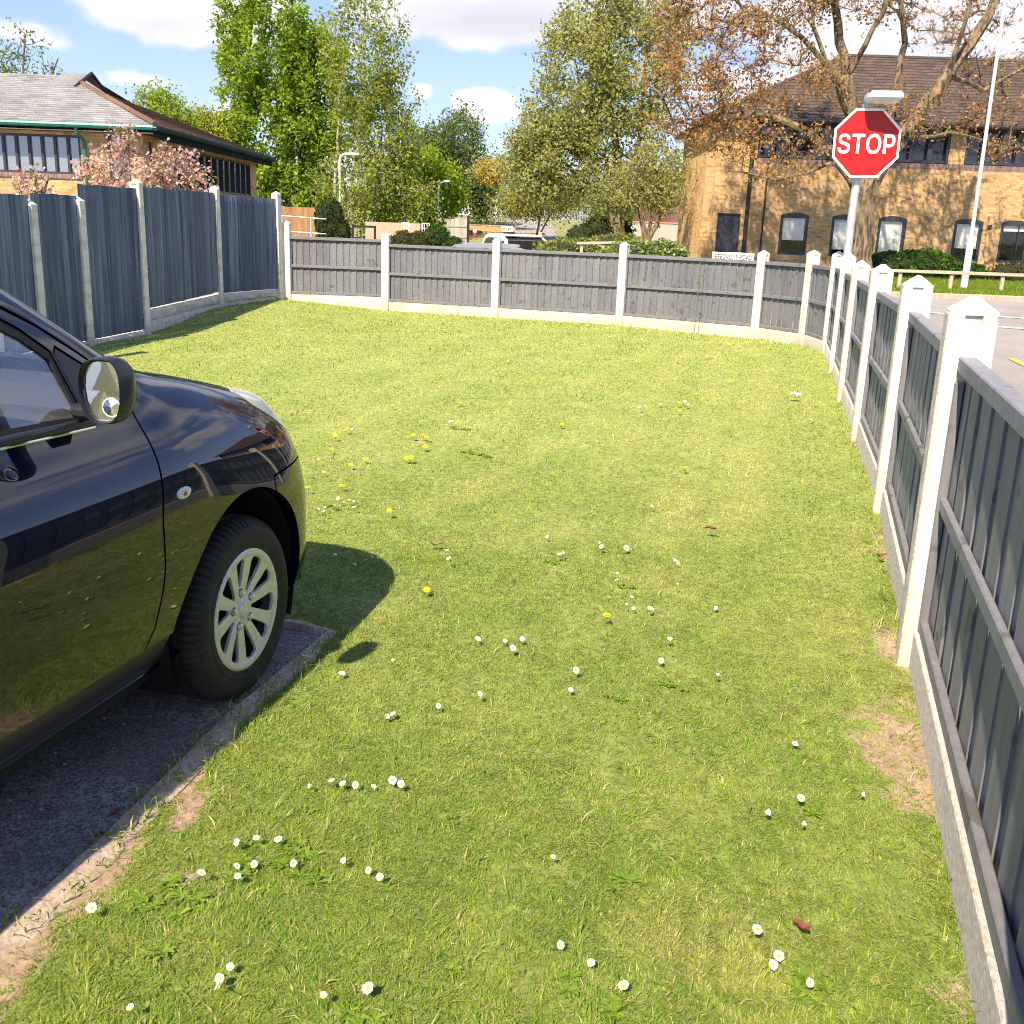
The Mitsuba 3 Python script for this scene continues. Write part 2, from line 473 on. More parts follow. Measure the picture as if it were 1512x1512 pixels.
# kerb strip between the drive and the lawn: worn concrete edging, uneven
rng = np.random.default_rng(5)
kl = LineString(KERB + [(-.80, 3.565), (-1.25, 3.585), (-1.9, 3.595)])
n = 150
mb = MB()
ring = []
for t in np.linspace(0, 1, n):
    p, p2 = kl.interpolate(t, True), kl.interpolate(min(t + .002, 1), True)
    p1 = kl.interpolate(max(t - .002, 0), True)
    d = np.array([p2.x - p1.x, p2.y - p1.y])
    d /= np.linalg.norm(d)
    nn = np.array([d[1], -d[0]])
    w = .008 + .045 * meshkit.fbm(np.array([t * 40, 0, 0]), 3)
    o = np.array([p.x, p.y])
    z = .006 + .008 * meshkit.fbm(np.array([t * 60, 3, 0]), 3)
    ring.append([[*(o - nn * .012), -.05], [*(o - nn * .010), z - .006], [*(o - nn * .003), z], [*(o + nn * w), z - .003], [*(o + nn * (w + .03)), -.012]])
ring = np.array(ring).reshape(-1, 3)
i, j = np.meshgrid(np.arange(n - 1), np.arange(4), indexing='ij')
q = np.stack([i * 5 + j, (i + 1) * 5 + j, (i + 1) * 5 + j + 1, i * 5 + j + 1], -1).reshape(-1, 4)
put('drive_edging', (ring, q[:, ::-1]), 'm_kerb', smooth=40, label='worn pinkish concrete edging strip between driveway and lawn', kind='structure')

ROAD = Polygon([(-60, 19.2), (3.2, 19.2), (5.2, 17.2), (5.6, 14.5), (5.4, 12.2), (4.2, 7.0), (2.0, -2), (.2, -9), (60, -9), (60, 29.3), (-60, 29.3)])
road_z = lambda x, y: np.where(ground_z(x, y) < -.1, ground_z(x, y) + .012, -.062)
sheet('road', ROAD, road_z, 1.0, 'm_road', 'pale grey asphalt road outside the garden at the junction')
PAVE = Polygon([(4.25, 19.1), (5.1, 17.1), (5.5, 14.5), (5.3, 12.2), (4.1, 7.0), (1.9, -2), (1.0, -2), (2.95, 7.0), (4.2, 12.2), (4.3, 14.6), (3.7, 15.8), (1.7, 17.0), (-.4, 17.6), (-4.2, 18.4), (-4.2, 19.1)])
sheet('pavement', PAVE, lambda x, y: x * 0 + .04, 1.0, 'm_concrete_rough', 'concrete footway just outside the low fence')


def strip(name, pts, w, mat, z=-.05):
    ls = LineString(pts)
    sheet(name, ls.buffer(w / 2, cap_style='flat'), lambda x, y: x * 0 + z, 2.0, mat)


strip('road_marking', [(6.0, 9.5), (6.55, 13.3), (6.75, 14.2)], .09, 'm_yellow_line')
strip('road_marking', [(6.25, 9.4), (6.8, 13.2), (7.02, 14.1)], .09, 'm_yellow_line')
strip('road_marking', [(8.2, 20.2), (9.26, 19.6), (12.0, 17.6)], .28, 'm_white_line')
strip('road_marking', [(6.6, 23.8), (9.35, 22.9), (13.0, 21.4)], .2, 'm_white_line')
VERGE = Polygon([(5.0, 29.4), (60, 29.4), (60, 39), (5.0, 39)])
verge_z = lambda x, y: .06 + .22 * ss(29.4, 36, y)
sheet('grass_verge', VERGE, verge_z, .8, 'm_verge', 'grass verge between the far road and the brick office')
mb = MB()
for k in range(60):
    x = 5.0 + .915 * k
    mb.box((x + .004, 29.27, -.09), (x + .911, 29.41, .07 + .002 * (k % 3)), ch=.012)
put('kerb', mb.mesh(), 'm_kerb', label='concrete kerb stones along the far side of the road', kind='structure')
LANE = Polygon([(-2.2, 46), (1.6, 46), (2.4, 70), (2.6, 112), (-1.2, 112), (-1.6, 70)])
sheet('lane', LANE, lambda x, y: ground_z(x, y) + .02, 1.5, 'm_road', 'tarmac lane climbing away between the trees')

# ------------------------------------------------------------------ low fence: concrete posts, gravel boards, slate grey panels
H_POST = 1.2257
low = thing('low_garden_fence', 'low slate grey timber fence with pale concrete posts curving round the lawn', 'fence')
labels[low + '__post'] = {'label': 'pale concrete fence post with a low pointed cap and slotted sides'}
rng = np.random.default_rng(11)


def post_mesh(o, ang, z0, h, ws=.125, wn=.146, slot=.014):
    """H-section post: slots on both ends of the s axis; low pyramid cap."""
    a, b, sl = ws / 2, wn / 2, .028
    c = .008
    prof = [(-a + c, -b), (a - c, -b), (a, -b + c), (a, -sl), (a - slot, -sl + .004), (a - slot, sl - .004), (a, sl), (a, b - c), (a - c, b), (-a + c, b), (-a, b - c), (-a, sl), (-a + slot, sl - .004), (-a + slot, -sl + .004), (-a, -sl), (-a, -b + c)]
    M = frame((o[0], o[1], z0), ang)
    mb = MB()
    mb.poly(Polygon(prof), -.15, h, M)
    cx, cy = a - .001, b - .001
    v = [(-cx, -cy, h), (cx, -cy, h), (cx, cy, h), (-cx, cy, h), (-cx, -cy, h + .012), (cx, -cy, h + .012), (cx, cy, h + .012), (-cx, cy, h + .012), (0, -.012, h + .058), (0, .012, h + .058)]
    f = [[0, 1, 5], [0, 5, 4], [1, 2, 6], [1, 6, 5], [2, 3, 7], [2, 7, 6], [3, 0, 4], [3, 4, 7], [4, 5, 8], [5, 6, 9], [5, 9, 8], [6, 7, 9], [7, 4, 8], [7, 8, 9]]
    mb.add(M(np.array(v)), f)
    return mb.mesh()


def board_panel(parent, A, B, zb, zt, mat, pitch, rails, gap=.045, flip=1, batten=True, rev=False):
    """One fence panel of upright feather-edge boards; n > 0 is away from the lawn."""
    A, B = np.array(A), np.array(B)
    L, ang = np.linalg.norm(B - A), math.atan2(*(B - A)[::-1])
    M = frame((A[0], A[1], 0), ang)
    s0, s1 = gap, L - gap
    za, zb_ = zb if isinstance(zb, tuple) else (zb, zb)
    zt0, zt1 = zt if isinstance(zt, tuple) else (zt, zt)
    ramp = lambda v: np.stack([v[:, 0], v[:, 1], v[:, 2] + np.interp(v[:, 0], [s0, s1], [0, 1]) * 0], -1)
    bat = []
    if batten:
        for s in ((s0, s0 + .04), (s1 - .04, s1)):
            bat.append(MB().box((s[0], -.030, za + .002), (s[1], -.001, zt0 - .06), M, ch=.003).mesh())
    else:
        bat.append(MB().box((s0 + .02, -.05, za + .3), (s1 - .02, -.022, za + .38), M).mesh())
        bat.append(MB().box((s0 + .02, -.05, zt0 - .4), (s1 - .02, -.022, zt0 - .32), M).mesh())
    pk = newkey('panel', parent)
    for m in bat:
        put('batten', m, mat, pk, uv=np.tile([[.5, 0]], (len(m[0]), 1)))
    n = max(2, int(round((s1 - s0) / pitch)))
    w = (s1 - s0) / n
    for k in range(n):
        sa = s0 + k * w
        r = rng.random()
        e = rng.normal(0, .0022, 3)
        wob = rng.normal(0, .002)
        zlo = np.interp(sa, [s0, s1], [za, zb_]) + .004 + abs(wob)
        zhi = np.interp(sa + w / 2, [s0, s1], [zt0, zt1]) - (.012 if batten else rng.uniform(0, .008))
        th0, th1 = .016, .006
        # thick edge to the lawn, thin edge tucked behind the next board
        v = np.array([[sa - .002, -.001 + e[0], zlo], [sa + w + .004, .021 + e[1], zlo], [sa + w + .004, .027 + e[1], zlo], [sa - .002, .002 + th0 + e[0], zlo],
                      [sa - .002 + wob * .3, -.001 + e[2], zhi], [sa + w + .004 + wob * .3, .021 + e[1], zhi], [sa + w + .004 + wob * .3, .027 + e[1], zhi], [sa - .002 + wob * .3, .002 + th0 + e[2], zhi]])
        if flip > 0 and not rev:
            of = .013 * (k % 2) + rng.normal(0, .0015)
            v[:, 1] = np.array([.001, .007, .026, .024, .001, .007, .026, .024]) + of + np.r_[e[0], e[1], 0, 0, e[2], e[1], 0, 0] * .6
            v[[1, 2, 5, 6], 0] = sa + w + (.010 if k % 2 else .0)
            v[[0, 3, 4, 7], 0] = sa - (.010 if k % 2 else .0)
        if rev:
            v[:, 1] = np.array([.019, .001, .016, .026, .019, .001, .016, .026]) + rng.normal(0, .001)
            v[[1, 2, 5, 6], 0] = sa + w - .004
            v[[0, 3, 4, 7], 0] = sa - .004
        if flip < 0:
            v[:, 1] = -v[:, 1] + .018
        f = np.array([[0, 1, 5, 4], [1, 2, 6, 5], [2, 3, 7, 6], [3, 0, 4, 7], [4, 5, 6, 7], [3, 2, 1, 0]])
        if flip < 0:
            f = f[:, ::-1]
        put('board', (M(v), f), mat, pk, uv=np.tile([[r, 0]], (8, 1)))
    for (ra, rb, d0, d1) in rails:
        m = MB().box((s0 + .001, d0, ra), (s1 - .001, d1, rb), M, ch=.004).mesh()
        put('rail', m, mat, pk, uv=np.tile([[rng.uniform(.5, .9), 0]], (len(m[0]), 1)))
    return pk, M, L


RAILS = [(1.045, 1.095, -.026, .030), (.588, .634, -.022, -.001), (.152, .198, -.026, -.001)]
for k in range(len(FP)):
    a = np.array(FP[max(k - 1, 0)])
    b = np.array(FP[min(k + 1, len(FP) - 1)])
    ang = math.atan2(*(b - a)[::-1])
    z0 = float(lawn_z(np.array(FP[k][0]), np.array(FP[k][1])))
    pp = put('post', post_mesh(FP[k], ang + rng.normal(0, .02), z0 + rng.normal(0, .009), H_POST), 'm_concrete', low)
    if 7 < k < 12:
        put('rough_face', MB().box((-.054, -.077, -.1), (.054, -.0725, H_POST - .004), frame((FP[k][0], FP[k][1], z0), ang)).mesh(), 'm_concrete_rough', pp)
for k in range(len(FP) - 1):
    z0 = .07 if k == 0 else 0
    rl = [(a + z0, b + z0, c - (.014 if k < 5 else 0), d) for a, b, c, d in RAILS]
    pk, M, L = board_panel(low, FP[k], FP[k + 1], .15 + z0, 1.075 + z0, 'm_slate', .112, rl, rev=k < 5)
    mb = MB()
    mb.box((.045, -.040, -.15), (L - .045, .026, .149 + z0), M, ch=.004)
    put('gravel_board', mb.mesh(), 'm_concrete' if k < 9 else 'm_concrete_rough', low)

# ------------------------------------------------------------------ tall fence on the left
tall = thing('tall_garden_fence', 'tall slate blue close-boarded fence standing in its own shade beside the lawn', 'fence')
TZ = [(1.86, .12), (1.87, .09), (1.83, .0), (1.59, 0), (1.53, 0), (1.55, 0), (1.6, 0), (1.6, 0), (1.6, 0)]
for k in range(len(TP)):
    a, b = np.array(TP[max(k - 1, 0)]), np.array(TP[min(k + 1, len(TP) - 1)])
    put('post', post_mesh(TP[k], math.atan2(*(b - a)[::-1]), 0, TZ[k][0] - .05, .12, .12), 'm_concrete', tall)
PANZ = [((.30, .30), (1.755, 1.757)), ((.32, .30), (1.78, 1.757)), ((.06, .06), (1.73, 1.733)), ((.06, .06), (1.605, 1.609)), ((.06, .06), (1.58, 1.60)), ((.06, .06), (1.6, 1.6)), ((.06, .06), (1.6, 1.6)), ((.06, .06), (1.6, 1.6))]


def rock_board(parent, M, L, z0, z1, seed):
    nx, nz = int(L / .03), max(3, int((z1 - z0) / .03))
    s, z = np.meshgrid(np.linspace(.05, L - .05, nx), np.linspace(z0, z1, nz), indexing='ij')
    edge = np.minimum(1, np.minimum(z - z0, z1 - z) / .03)
    d = .008 + edge * (.055 * meshkit.fbm(np.stack([s * 8, z * 16, s * 0], -1), 3, seed))
    v = np.stack([s, d, z], -1).reshape(-1, 3)
    i, j = np.meshgrid(np.arange(nx - 1), np.arange(nz - 1), indexing='ij')
    q = np.stack([i * nz + j, i * nz + j + 1, (i + 1) * nz + j + 1, (i + 1) * nz + j], -1).reshape(-1, 4)
    mb = MB()
    mb.add(M(v), q)
    mb.box((.05, -.03, z0), (L - .05, .0079, z1), M)
    put('gravel_board', mb.mesh(), 'm_rockface', parent)


for k in range(len(TP) - 1):
    (za, zb), zt = PANZ[k]
    pk, M, L = board_panel(tall, TP[k], TP[k + 1], (za, zb), zt, 'm_slate_tall', .118, [], batten=False, flip=-1)
    if k < 2:
        rock_board(tall, M, L, -.02, .149, k + 1)
        rock_board(tall, M, L, .156, .295, k + 7)
    else:
        rock_board(tall, M, L, -.1, .055, k)
m = MB().box((-4.80, 9.35, -.1), (-4.70, 9.45, 1.80), ch=.006).box((-4.815, 9.335, 1.80), (-4.685, 9.465, 1.83), ch=.006).mesh()
gp = thing('gate_post', 'pale painted gate post at the picture edge in front of the tall fence', 'post')
put('gate_post', m, 'm_white_paint', key=gp)

# ------------------------------------------------------------------ buildings
def roof_slope(mb, uvs, a, b, c, d, courses, thick=.028):
    """Stepped courses of tiles on the quad a-b (eave) to d-c (top)."""
    a, b, c, d = (np.array(p, float) for p in (a, b, c, d))
    n = np.cross(b - a, d - a)
    n /= np.linalg.norm(n)
    if n[2] < 0:
        n = -n
    for k in range(courses):
        t0, t1 = k / courses, (k + 1) / courses + .12 / courses
        p = [a + (d - a) * t0, b + (c - b) * t0, b + (c - b) * t1, a + (d - a) * t1]
        lift0, lift1 = n * thick, n * .004
        v = np.array([p[0] + lift0, p[1] + lift0, p[2] + lift1, p[3] + lift1, p[0], p[1]])
        mb.add(v, [[0, 1, 2], [0, 2, 3], [4, 5, 1], [4, 1, 0]])
        L = np.linalg.norm(p[1] - p[0])
        o = np.linalg.norm(p[0] - a) * 0 + np.dot(p[0] - a, (b - a) / np.linalg.norm(b - a))
        uvs.append([[o, k + .3], [o + L, k + .3], [o + L, k + .7], [o, k + .7], [o, k + .3], [o + L, k + .3]])


def window(parent, M, s0, s1, z0, z1, depth=.09, name='window', mull=(), blind=None, arch=0, glass='m_glass_coated', fw=.07, trans=None):
    """Frame (with optional arched head), panes and blind set in the wall plane n = 0 (n < 0 is outside)."""
    mb = MB()
    out, back = .01, depth
    mb.box((s0, out, z0), (s0 + fw, back, z1), M)
    mb.box((s1 - fw, out, z0), (s1, back, z1), M)
    mb.box((s0 + fw, out, z0), (s1 - fw, back, z0 + fw), M)
    mb.box((s0 + fw, out, z1 - fw), (s1 - fw, back, z1), M)
    if arch:
        xs = np.linspace(s0, s1, 13)
        top = z1 + arch * (1 - ((xs - (s0 + s1) / 2) / ((s1 - s0) / 2)) ** 2)
        pl = Polygon([(s0, z1)] + list(zip(xs, top)) + [(s1, z1)]).buffer(0)
        R = lambda v: M(np.stack([v[:, 0], back - v[:, 2], v[:, 1]], -1))
        m2 = MB().poly(pl, 0, back - out, lambda v: v).mesh()
        mb.add(R(m2[0]), m2[1])
    for s, w in mull:
        mb.box((s - w / 2, out + .006, z0 + fw), (s + w / 2, back - .006, z1 - fw), M)
    w = put(name, mb.mesh(), 'm_window_frame', parent)
    ed = [s0 + fw] + [s for s, _ in mull] + [s1 - fw]
    for a, b in zip(ed[:-1], ed[1:]):
        v = M(np.array([[a, back - .03, z0 + fw], [b, back - .03, z0 + fw], [b, back - .03, z1 - fw], [a, back - .03, z1 - fw]]))
        put('pane', (v, [[0, 1, 2], [0, 2, 3]]), glass, w)
    if blind:
        za, zb = blind
        put('blind', MB().box((s0 + fw + .01, back + .03, za), (s1 - fw - .01, back + .035, zb), M).mesh(), 'm_blind', w)
    return w


def wall_with_holes(M, s0, s1, z0, z1, holes, t=.3, mat_poly=None):
    pl = sbox(s0, z0, s1, z1)
    for h in holes:
        pl = pl.difference(h if not isinstance(h, tuple) else sbox(*h))
    m = MB().poly(pl, 0, t).mesh()
    return M(np.stack([m[0][:, 0], t - m[0][:, 2], m[0][:, 1]], -1)), m[1]


# ---- brick office on the right
rb = thing('brick_office', 'two storey buff brick office with dark roof behind the bronze tree', 'building')
A = np.array([6.86, 39.0])
ANG = math.radians(-1.5)
M = frame((A[0], A[1], 0), ANG)
LEN, ZB, ZE = 24.0, 3.92, 5.35
wx = [2.50, 4.35, 6.02, 8.75, 10.42, 12.2, 14.9, 16.6, 19.3]
gz0, gz1 = .80, 2.20


def arch_hole(s0, s1, z0, z1, arch):
    xs = np.linspace(s0, s1, 13)
    return Polygon([(s1, z0), (s0, z0), (s0, z1)] + [(x, z1 + arch * (1 - ((x - (s0 + s1) / 2) / ((s1 - s0) / 2)) ** 2)) for x in xs] + [(s1, z1)]).buffer(0)


holes = [arch_hole(x, x + 1.02, gz0, gz1, .09) for x in wx] + [(.22, .2, 1.06, 2.18)]
put('wall', wall_with_holes(M, 0, LEN, -.2, ZB, holes), 'm_brick', rb, label='buff brick ground floor wall of the office')
put('sill_band', wall_with_holes(M, 1.45, LEN, ZB, ZB + .20, [(-1, -1, -.5, -.5)], .33), 'm_purple', rb)
put('brick_pier', MB().box((0, -.001, ZB), (1.44, .32, ZE + .1), M).mesh(), 'm_brick', rb)
for s0, s1 in ((8.2, 8.75), (15.6, 16.1)):
    put('brick_pier', MB().box((s0, .0, ZB + .205), (s1, .4, ZE + .1), M).mesh(), 'm_brick', rb)
ribs = [(1.46, 8.19), (8.76, 15.59), (16.11, LEN)]
for a, b in ribs:
    n = int((b - a) / .62)
    window(rb, M, a, b, ZB + .22, ZE - .02, depth=.22, name='ribbon_window', mull=[(a + (b - a) * k / n, .07 if k % 3 else .16) for k in range(1, n)], fw=.09, glass='m_glass_dark' if a < 15 else 'm_glass_coated')
brb = [(1.32, 2.1), (1.05, 2.1), (.95, 2.1), (1.25, 2.1), (1.9, 2.1), (1.3, 2.1), (1.2, 2.1), (1.5, 2.1), (1.2, 2.1)]
for k, (x, bl) in enumerate(zip(wx, brb)):
    window(rb, M, x, x + 1.02, gz0, gz1, arch=.09, blind=bl, glass='m_glass', mull=[] if k != 4 else [(x + .66, .03)], fw=.10)
put('floor_slab', MB().box((.3, .45, -.2), (LEN - .3, 7.6, .1), M).mesh(), 'm_dark_room', rb)
put('inner_wall', MB().box((.3, 2.6, .1), (LEN - .3, 2.7, ZB), M).box((.3, .45, ZB - .1), (LEN - .3, 2.6, ZB), M).mesh(), 'm_dark_room', rb)
put('door', MB().box((.26, .10, .2), (1.02, .15, 2.14), M, ch=.01).box((.22, .06, .2), (.27, .17, 2.18), M).box((1.01, .06, .2), (1.06, .17, 2.18), M).box((.27, .06, 2.13), (1.01, .17, 2.18), M).mesh(), 'm_window_frame', rb, label='dark grey side door')
put('downpipe', MB().tube(M([[1.25, -.07, .1], [1.25, -.07, ZE - .3]]), .075, 8).mesh(), 'm_black_plastic', rb)
put('downpipe', MB().tube(M([[1.86, -.035, .1], [1.86, -.035, ZB - .02]]), .03, 6).mesh(), 'm_black_plastic', rb)
put('vent', MB().box((9.93, -.012, 1.92), (10.08, .02, 2.1), M).mesh(), 'm_window_frame', rb)
# side wall, receding from the left corner, with a timber screened bay
M2 = frame((A[0], A[1], 0), ANG + math.pi / 2)
put('side_wall', MB().box((.302, -.0, -.2), (7.5, .3, ZE), M2).mesh(), 'm_brick', rb)
mb = MB()
put('back_wall', MB().box((.31, 7.2, -.2), (LEN, 7.5, ZE), M).box((LEN - .3, .32, -.2), (LEN, 7.19, ZE), M).mesh(), 'm_brick', rb)
# roof: hipped with a wide eave
o = .55
e0, e1, e2, e3 = (M(np.array([[s, n, ZE]]))[0] for s, n in ((-o, -o), (LEN + o, -o), (LEN + o, 7.5 + o), (-o, 7.5 + o)))
r0, r1 = (M(np.array([[s, 3.75, 8.15]]))[0] for s in (5.1, LEN - 4.2))
mb, uvs = MB(), []
roof_slope(mb, uvs, e0, e1, r1, r0, 22)
roof_slope(mb, uvs, e2, e3, r0, r1, 22)
rf = put('roof', mb.mesh(), 'm_tile_brown', rb, uv=np.vstack(uvs), label='hipped roof of dull brown tiles')
mb, uvs = MB(), []
roof_slope(mb, uvs, e3, e0, r0, r0 + .001, 22)
roof_slope(mb, uvs, e1, e2, r1 + .001, r1, 22)
put('hip_end', mb.mesh(), 'm_tile_brown', rf, uv=np.vstack(uvs))
put('soffit', MB().box((-o, -o, ZE - .03), (LEN + o, 7.5 + o, ZE - .002), M).mesh(), 'm_window_frame', rb)
put('gutter', MB().tube(M([[-o - .05, -o - .05, ZE + .0], [LEN + o, -o - .05, ZE + .0]]), .075, 8).tube(M([[-o - .05, -o - .13, ZE + .0], [-o - .05, 7.5 + o, ZE]]), .075, 8).mesh(), 'm_black_plastic', rb)
put('ridge_tiles', MB().tube([r0, r1], .09, 6).tube([r0, e0 + [0, 0, .05]], .08, 6).mesh(), 'm_tile_brown', rf)

# ---- low building on the left with the teal gutter
lb = thing('slate_roofed_building', 'single storey brick building with grey slate roof and teal gutter beyond tall fence', 'building')
M = frame((-34.0, 30.2, 0), 0.0)
XR = 34.0 - 10.62
ribbon = [(XR - 16.2, 2.42, XR - 1.75, 3.46)]
win2 = (XR - .98, 2.30, XR - .38, 3.5)
put('wall', wall_with_holes(M, 0, XR, -.2, 3.55, ribbon + [win2]), 'm_brick', lb, label='buff brick front wall under the teal gutter')
put('sill_band', MB().box((XR - 16.2, -.05, 2.30), (XR - 1.75, .0, 2.415), M).mesh(), 'm_purple', lb)
a, b = XR - 16.2, XR - 1.75
n = 40
w = window(lb, M, a, b, 2.42, 3.46, depth=.12, name='ribbon_window', mull=[(a + (b - a) * k / n, .07) for k in range(1, n)], fw=.06, glass='m_glass_coated')
window(lb, M, win2[0], win2[2], win2[1], win2[3], depth=.12, blind=None, fw=.05, glass='m_glass_coated')
M2 = frame((-10.62, 30.2, 0), math.pi / 2)
R2 = lambda v: M2(np.stack([v[..., 0], -v[..., 1], v[..., 2]], -1))
pl = sbox(.3, -.2, 12.6, 3.55).difference(sbox(2.6, 2.2, 11.6, 3.4)).difference(sbox(.45, 2.6, .8, 3.4))
m = MB().poly(pl, 0, .3).mesh()
put('side_wall', (np.stack([-10.62 - m[0][:, 2], 30.2 + m[0][:, 0], m[0][:, 1]], -1), m[1][:, ::-1]), 'm_brick', lb)
mb = MB()
for k in range(13):
    s = 2.6 + 9.0 * k / 12
    mb.box((-10.72, 30.2 + s - .04, 2.2), (-10.60, 30.2 + s + .04, 3.4))
mb.box((-10.72, 32.8, 2.2), (-10.61, 41.8, 2.28)).box((-10.72, 32.8, 3.33), (-10.61, 41.8, 3.4))
sw = put('side_window', mb.mesh(), 'm_window_frame', lb)
for k in range(12):
    y0, y1 = 32.8 + 9.0 * k / 12 + .04, 32.8 + 9.0 * (k + 1) / 12 - .04
    put('pane', (np.array([[-10.68, y0, 2.28], [-10.68, y1, 2.28], [-10.68, y1, 3.33], [-10.68, y0, 3.33]]), [[0, 1, 2], [0, 2, 3]]), 'm_glass_dark', sw)
put('pane', (np.array([[-10.68, 30.65, 2.6], [-10.68, 31.0, 2.6], [-10.68, 31.0, 3.4], [-10.68, 30.65, 3.4]]), [[0, 1, 2], [0, 2, 3]]), 'm_glass_dark', sw)
put('floor_slab', MB().box((.4, .45, 3.40), (XR - .4, 12, 3.5), M).box((.4, 1.5, -.2), (XR - .4, 1.6, 3.4), M).mesh(), 'm_dark_room', lb)
ze = 3.72
e0, e1, e2, e3 = np.array([[-34.6, 29.62, ze], [-10.06, 29.62, ze], [-10.06, 43.4, ze], [-34.6, 43.4, ze]])
r1, r0 = np.array([-13.75, 34.7, 5.52]), np.array([-30, 34.7, 5.52])
h1 = e1 + (r1 - e1) * .80
rb2 = np.array([-13.85, 40.2, 5.10])
mb, uvs = MB(), []
tl = np.array([-34.6, 34.7, 5.52])
roof_slope(mb, uvs, e0, e1, e1 + (np.array([-14.1, 34.7, 5.52]) - e1), tl, 24, .025)
rf = put('roof', mb.mesh(), 'm_tile_grey', lb, uv=np.vstack(uvs), label='pale grey slate slope of the roof')
mb, uvs = MB(), []
g0 = np.array([-13.75, 33.9, 5.20])
roof_slope(mb, uvs, e1, e2, rb2 + [0, 0, -.0], g0, 24, .025)
roof_slope(mb, uvs, e2, e3, np.array([-30, 40.2, 5.1]), rb2, 12, .025)
put('side_slope', mb.mesh(), 'm_tile_rust', rf, uv=np.vstack(uvs), label='rusty brown side slope of the roof')
# gablet at the end of the ridge
g = np.array([[-13.72, 33.35, 5.05], [-13.72, 34.7, 5.60], [-13.72, 36.2, 5.02], [-14.6, 33.35, 5.05], [-14.6, 34.7, 5.60], [-14.6, 36.2, 5.02]])
put('gablet_roof', (g, [[0, 1, 4], [0, 4, 3], [1, 2, 5], [1, 5, 4]]), 'm_tile_grey', rf, uv=np.zeros((6, 2)))
put('gablet', (g, [[0, 2, 1]]), 'm_tile_brown', rf, label='small dark gablet at the ridge end')
put('barge_trim', MB().tube([g[0] + [.03, 0, .02], g[1] + [.03, 0, .03], g[2] + [.03, 0, .02]], .045, 5).mesh(), 'm_window_frame', rf)
put('hip_tiles', MB().tube([e1 + [0, 0, .06], g0 + [0, 0, .05]], .08, 6).mesh(), 'm_tile_rust', rf)
put('back_slope', (np.array([[-34.6, 34.7, 5.5], [-13.76, 34.7, 5.5], [-13.9, 40.2, 5.0], [-34.6, 40.2, 5.0]]), [[0, 1, 2], [0, 2, 3]]), 'm_tile_grey', rf)
put('soffit', MB().box((-34.6, 29.7, ze - .15), (-10.14, 30.195, ze - .11)).mesh(), 'm_white_paint', lb)
put('soffit', MB().box((-10.615, 30.2, ze - .15), (-10.14, 43.3, ze - .11)).mesh(), 'm_window_frame', lb)
put('fascia', MB().box((-34.6, 29.66, ze - .16), (-10.1, 29.70, ze - .02)).box((-10.139, 29.70, ze - .30), (-10.10, 43.3, ze - .02)).mesh(), 'm_fascia', lb)
put('gutter', MB().tube([[-34.6, 29.59, ze - .03], [-10.0, 29.59, ze - .03]], .075, 8).mesh(), 'm_teal', lb, label='teal painted gutter along the eaves')
put('gutter', MB().tube([[-10.03, 29.52, ze - .04], [-10.03, 43.4, ze - .04]], .085, 8).mesh(), 'm_teal_dark', lb)
put('downpipe', MB().tube([[-12.22, 29.6, ze - .06], [-12.22, 29.66, ze - .22], [-12.22, 30.1, ze - .4], [-12.22, 30.1, .1]], .05, 6).mesh(), 'm_teal', lb)

# ---- far house glimpsed between the trees
fh = thing('far_house', 'white house with red window panels glimpsed between trees at the end of the lane', 'house')
zb = 2.2
put('wall', MB().box((-5.9, 110, 1.0), (-2.6, 113, 5.2)).mesh(), 'm_white_paint', fh)
put('roof', MB().add(np.array([[-6.2, 109.7, 5.2], [-2.3, 109.7, 5.2], [-2.3, 113.3, 5.2], [-6.2, 113.3, 5.2], [-5.9, 111.5, 6.6], [-2.6, 111.5, 6.6]]), [[0, 1, 5], [0, 5, 4], [2, 3, 4], [2, 4, 5], [3, 0, 4], [1, 2, 5]]).mesh(), 'm_tile_brown', fh)
mb = MB()
for k in range(6):
    mb.box((-5.2 + .31 * k - .04, 109.93, 2.25), (-5.2 + .31 * k + .04, 109.99, 3.85))
mb.box((-5.24, 109.93, 3.25), (-3.61, 109.985, 3.32)).box((-5.24, 109.93, 3.80), (-3.61, 109.985, 3.86)).box((-5.24, 109.93, 2.82), (-3.61, 109.985, 2.88))
fw_ = put('window', mb.mesh(), 'm_white_paint', fh)
put('pane', MB().box((-5.2, 109.95, 2.88), (-3.65, 109.975, 3.8)).mesh(), 'm_glass_dark', fw_)
put('red_panel', MB().box((-5.2, 109.95, 2.28), (-3.65, 109.975, 2.82)).mesh(), 'm_red_paint', fw_)
fr = thing('distant_house', 'reddish house far off beside the gable of the brick office', 'house')
put('wall', MB().box((9.3, 84, 0), (17, 90, 3.6)).mesh(), 'm_tile_rust', fr)
put('roof', MB().add(np.array([[9, 83.7, 3.6], [17.3, 83.7, 3.6], [17.3, 90.3, 3.6], [9, 90.3, 3.6], [9, 87, 6.2], [17.3, 87, 6.2]]), [[0, 1, 5], [0, 5, 4], [2, 3, 4], [2, 4, 5], [3, 0, 4], [1, 2, 5]]).mesh(), 'm_tile_brown', fr)

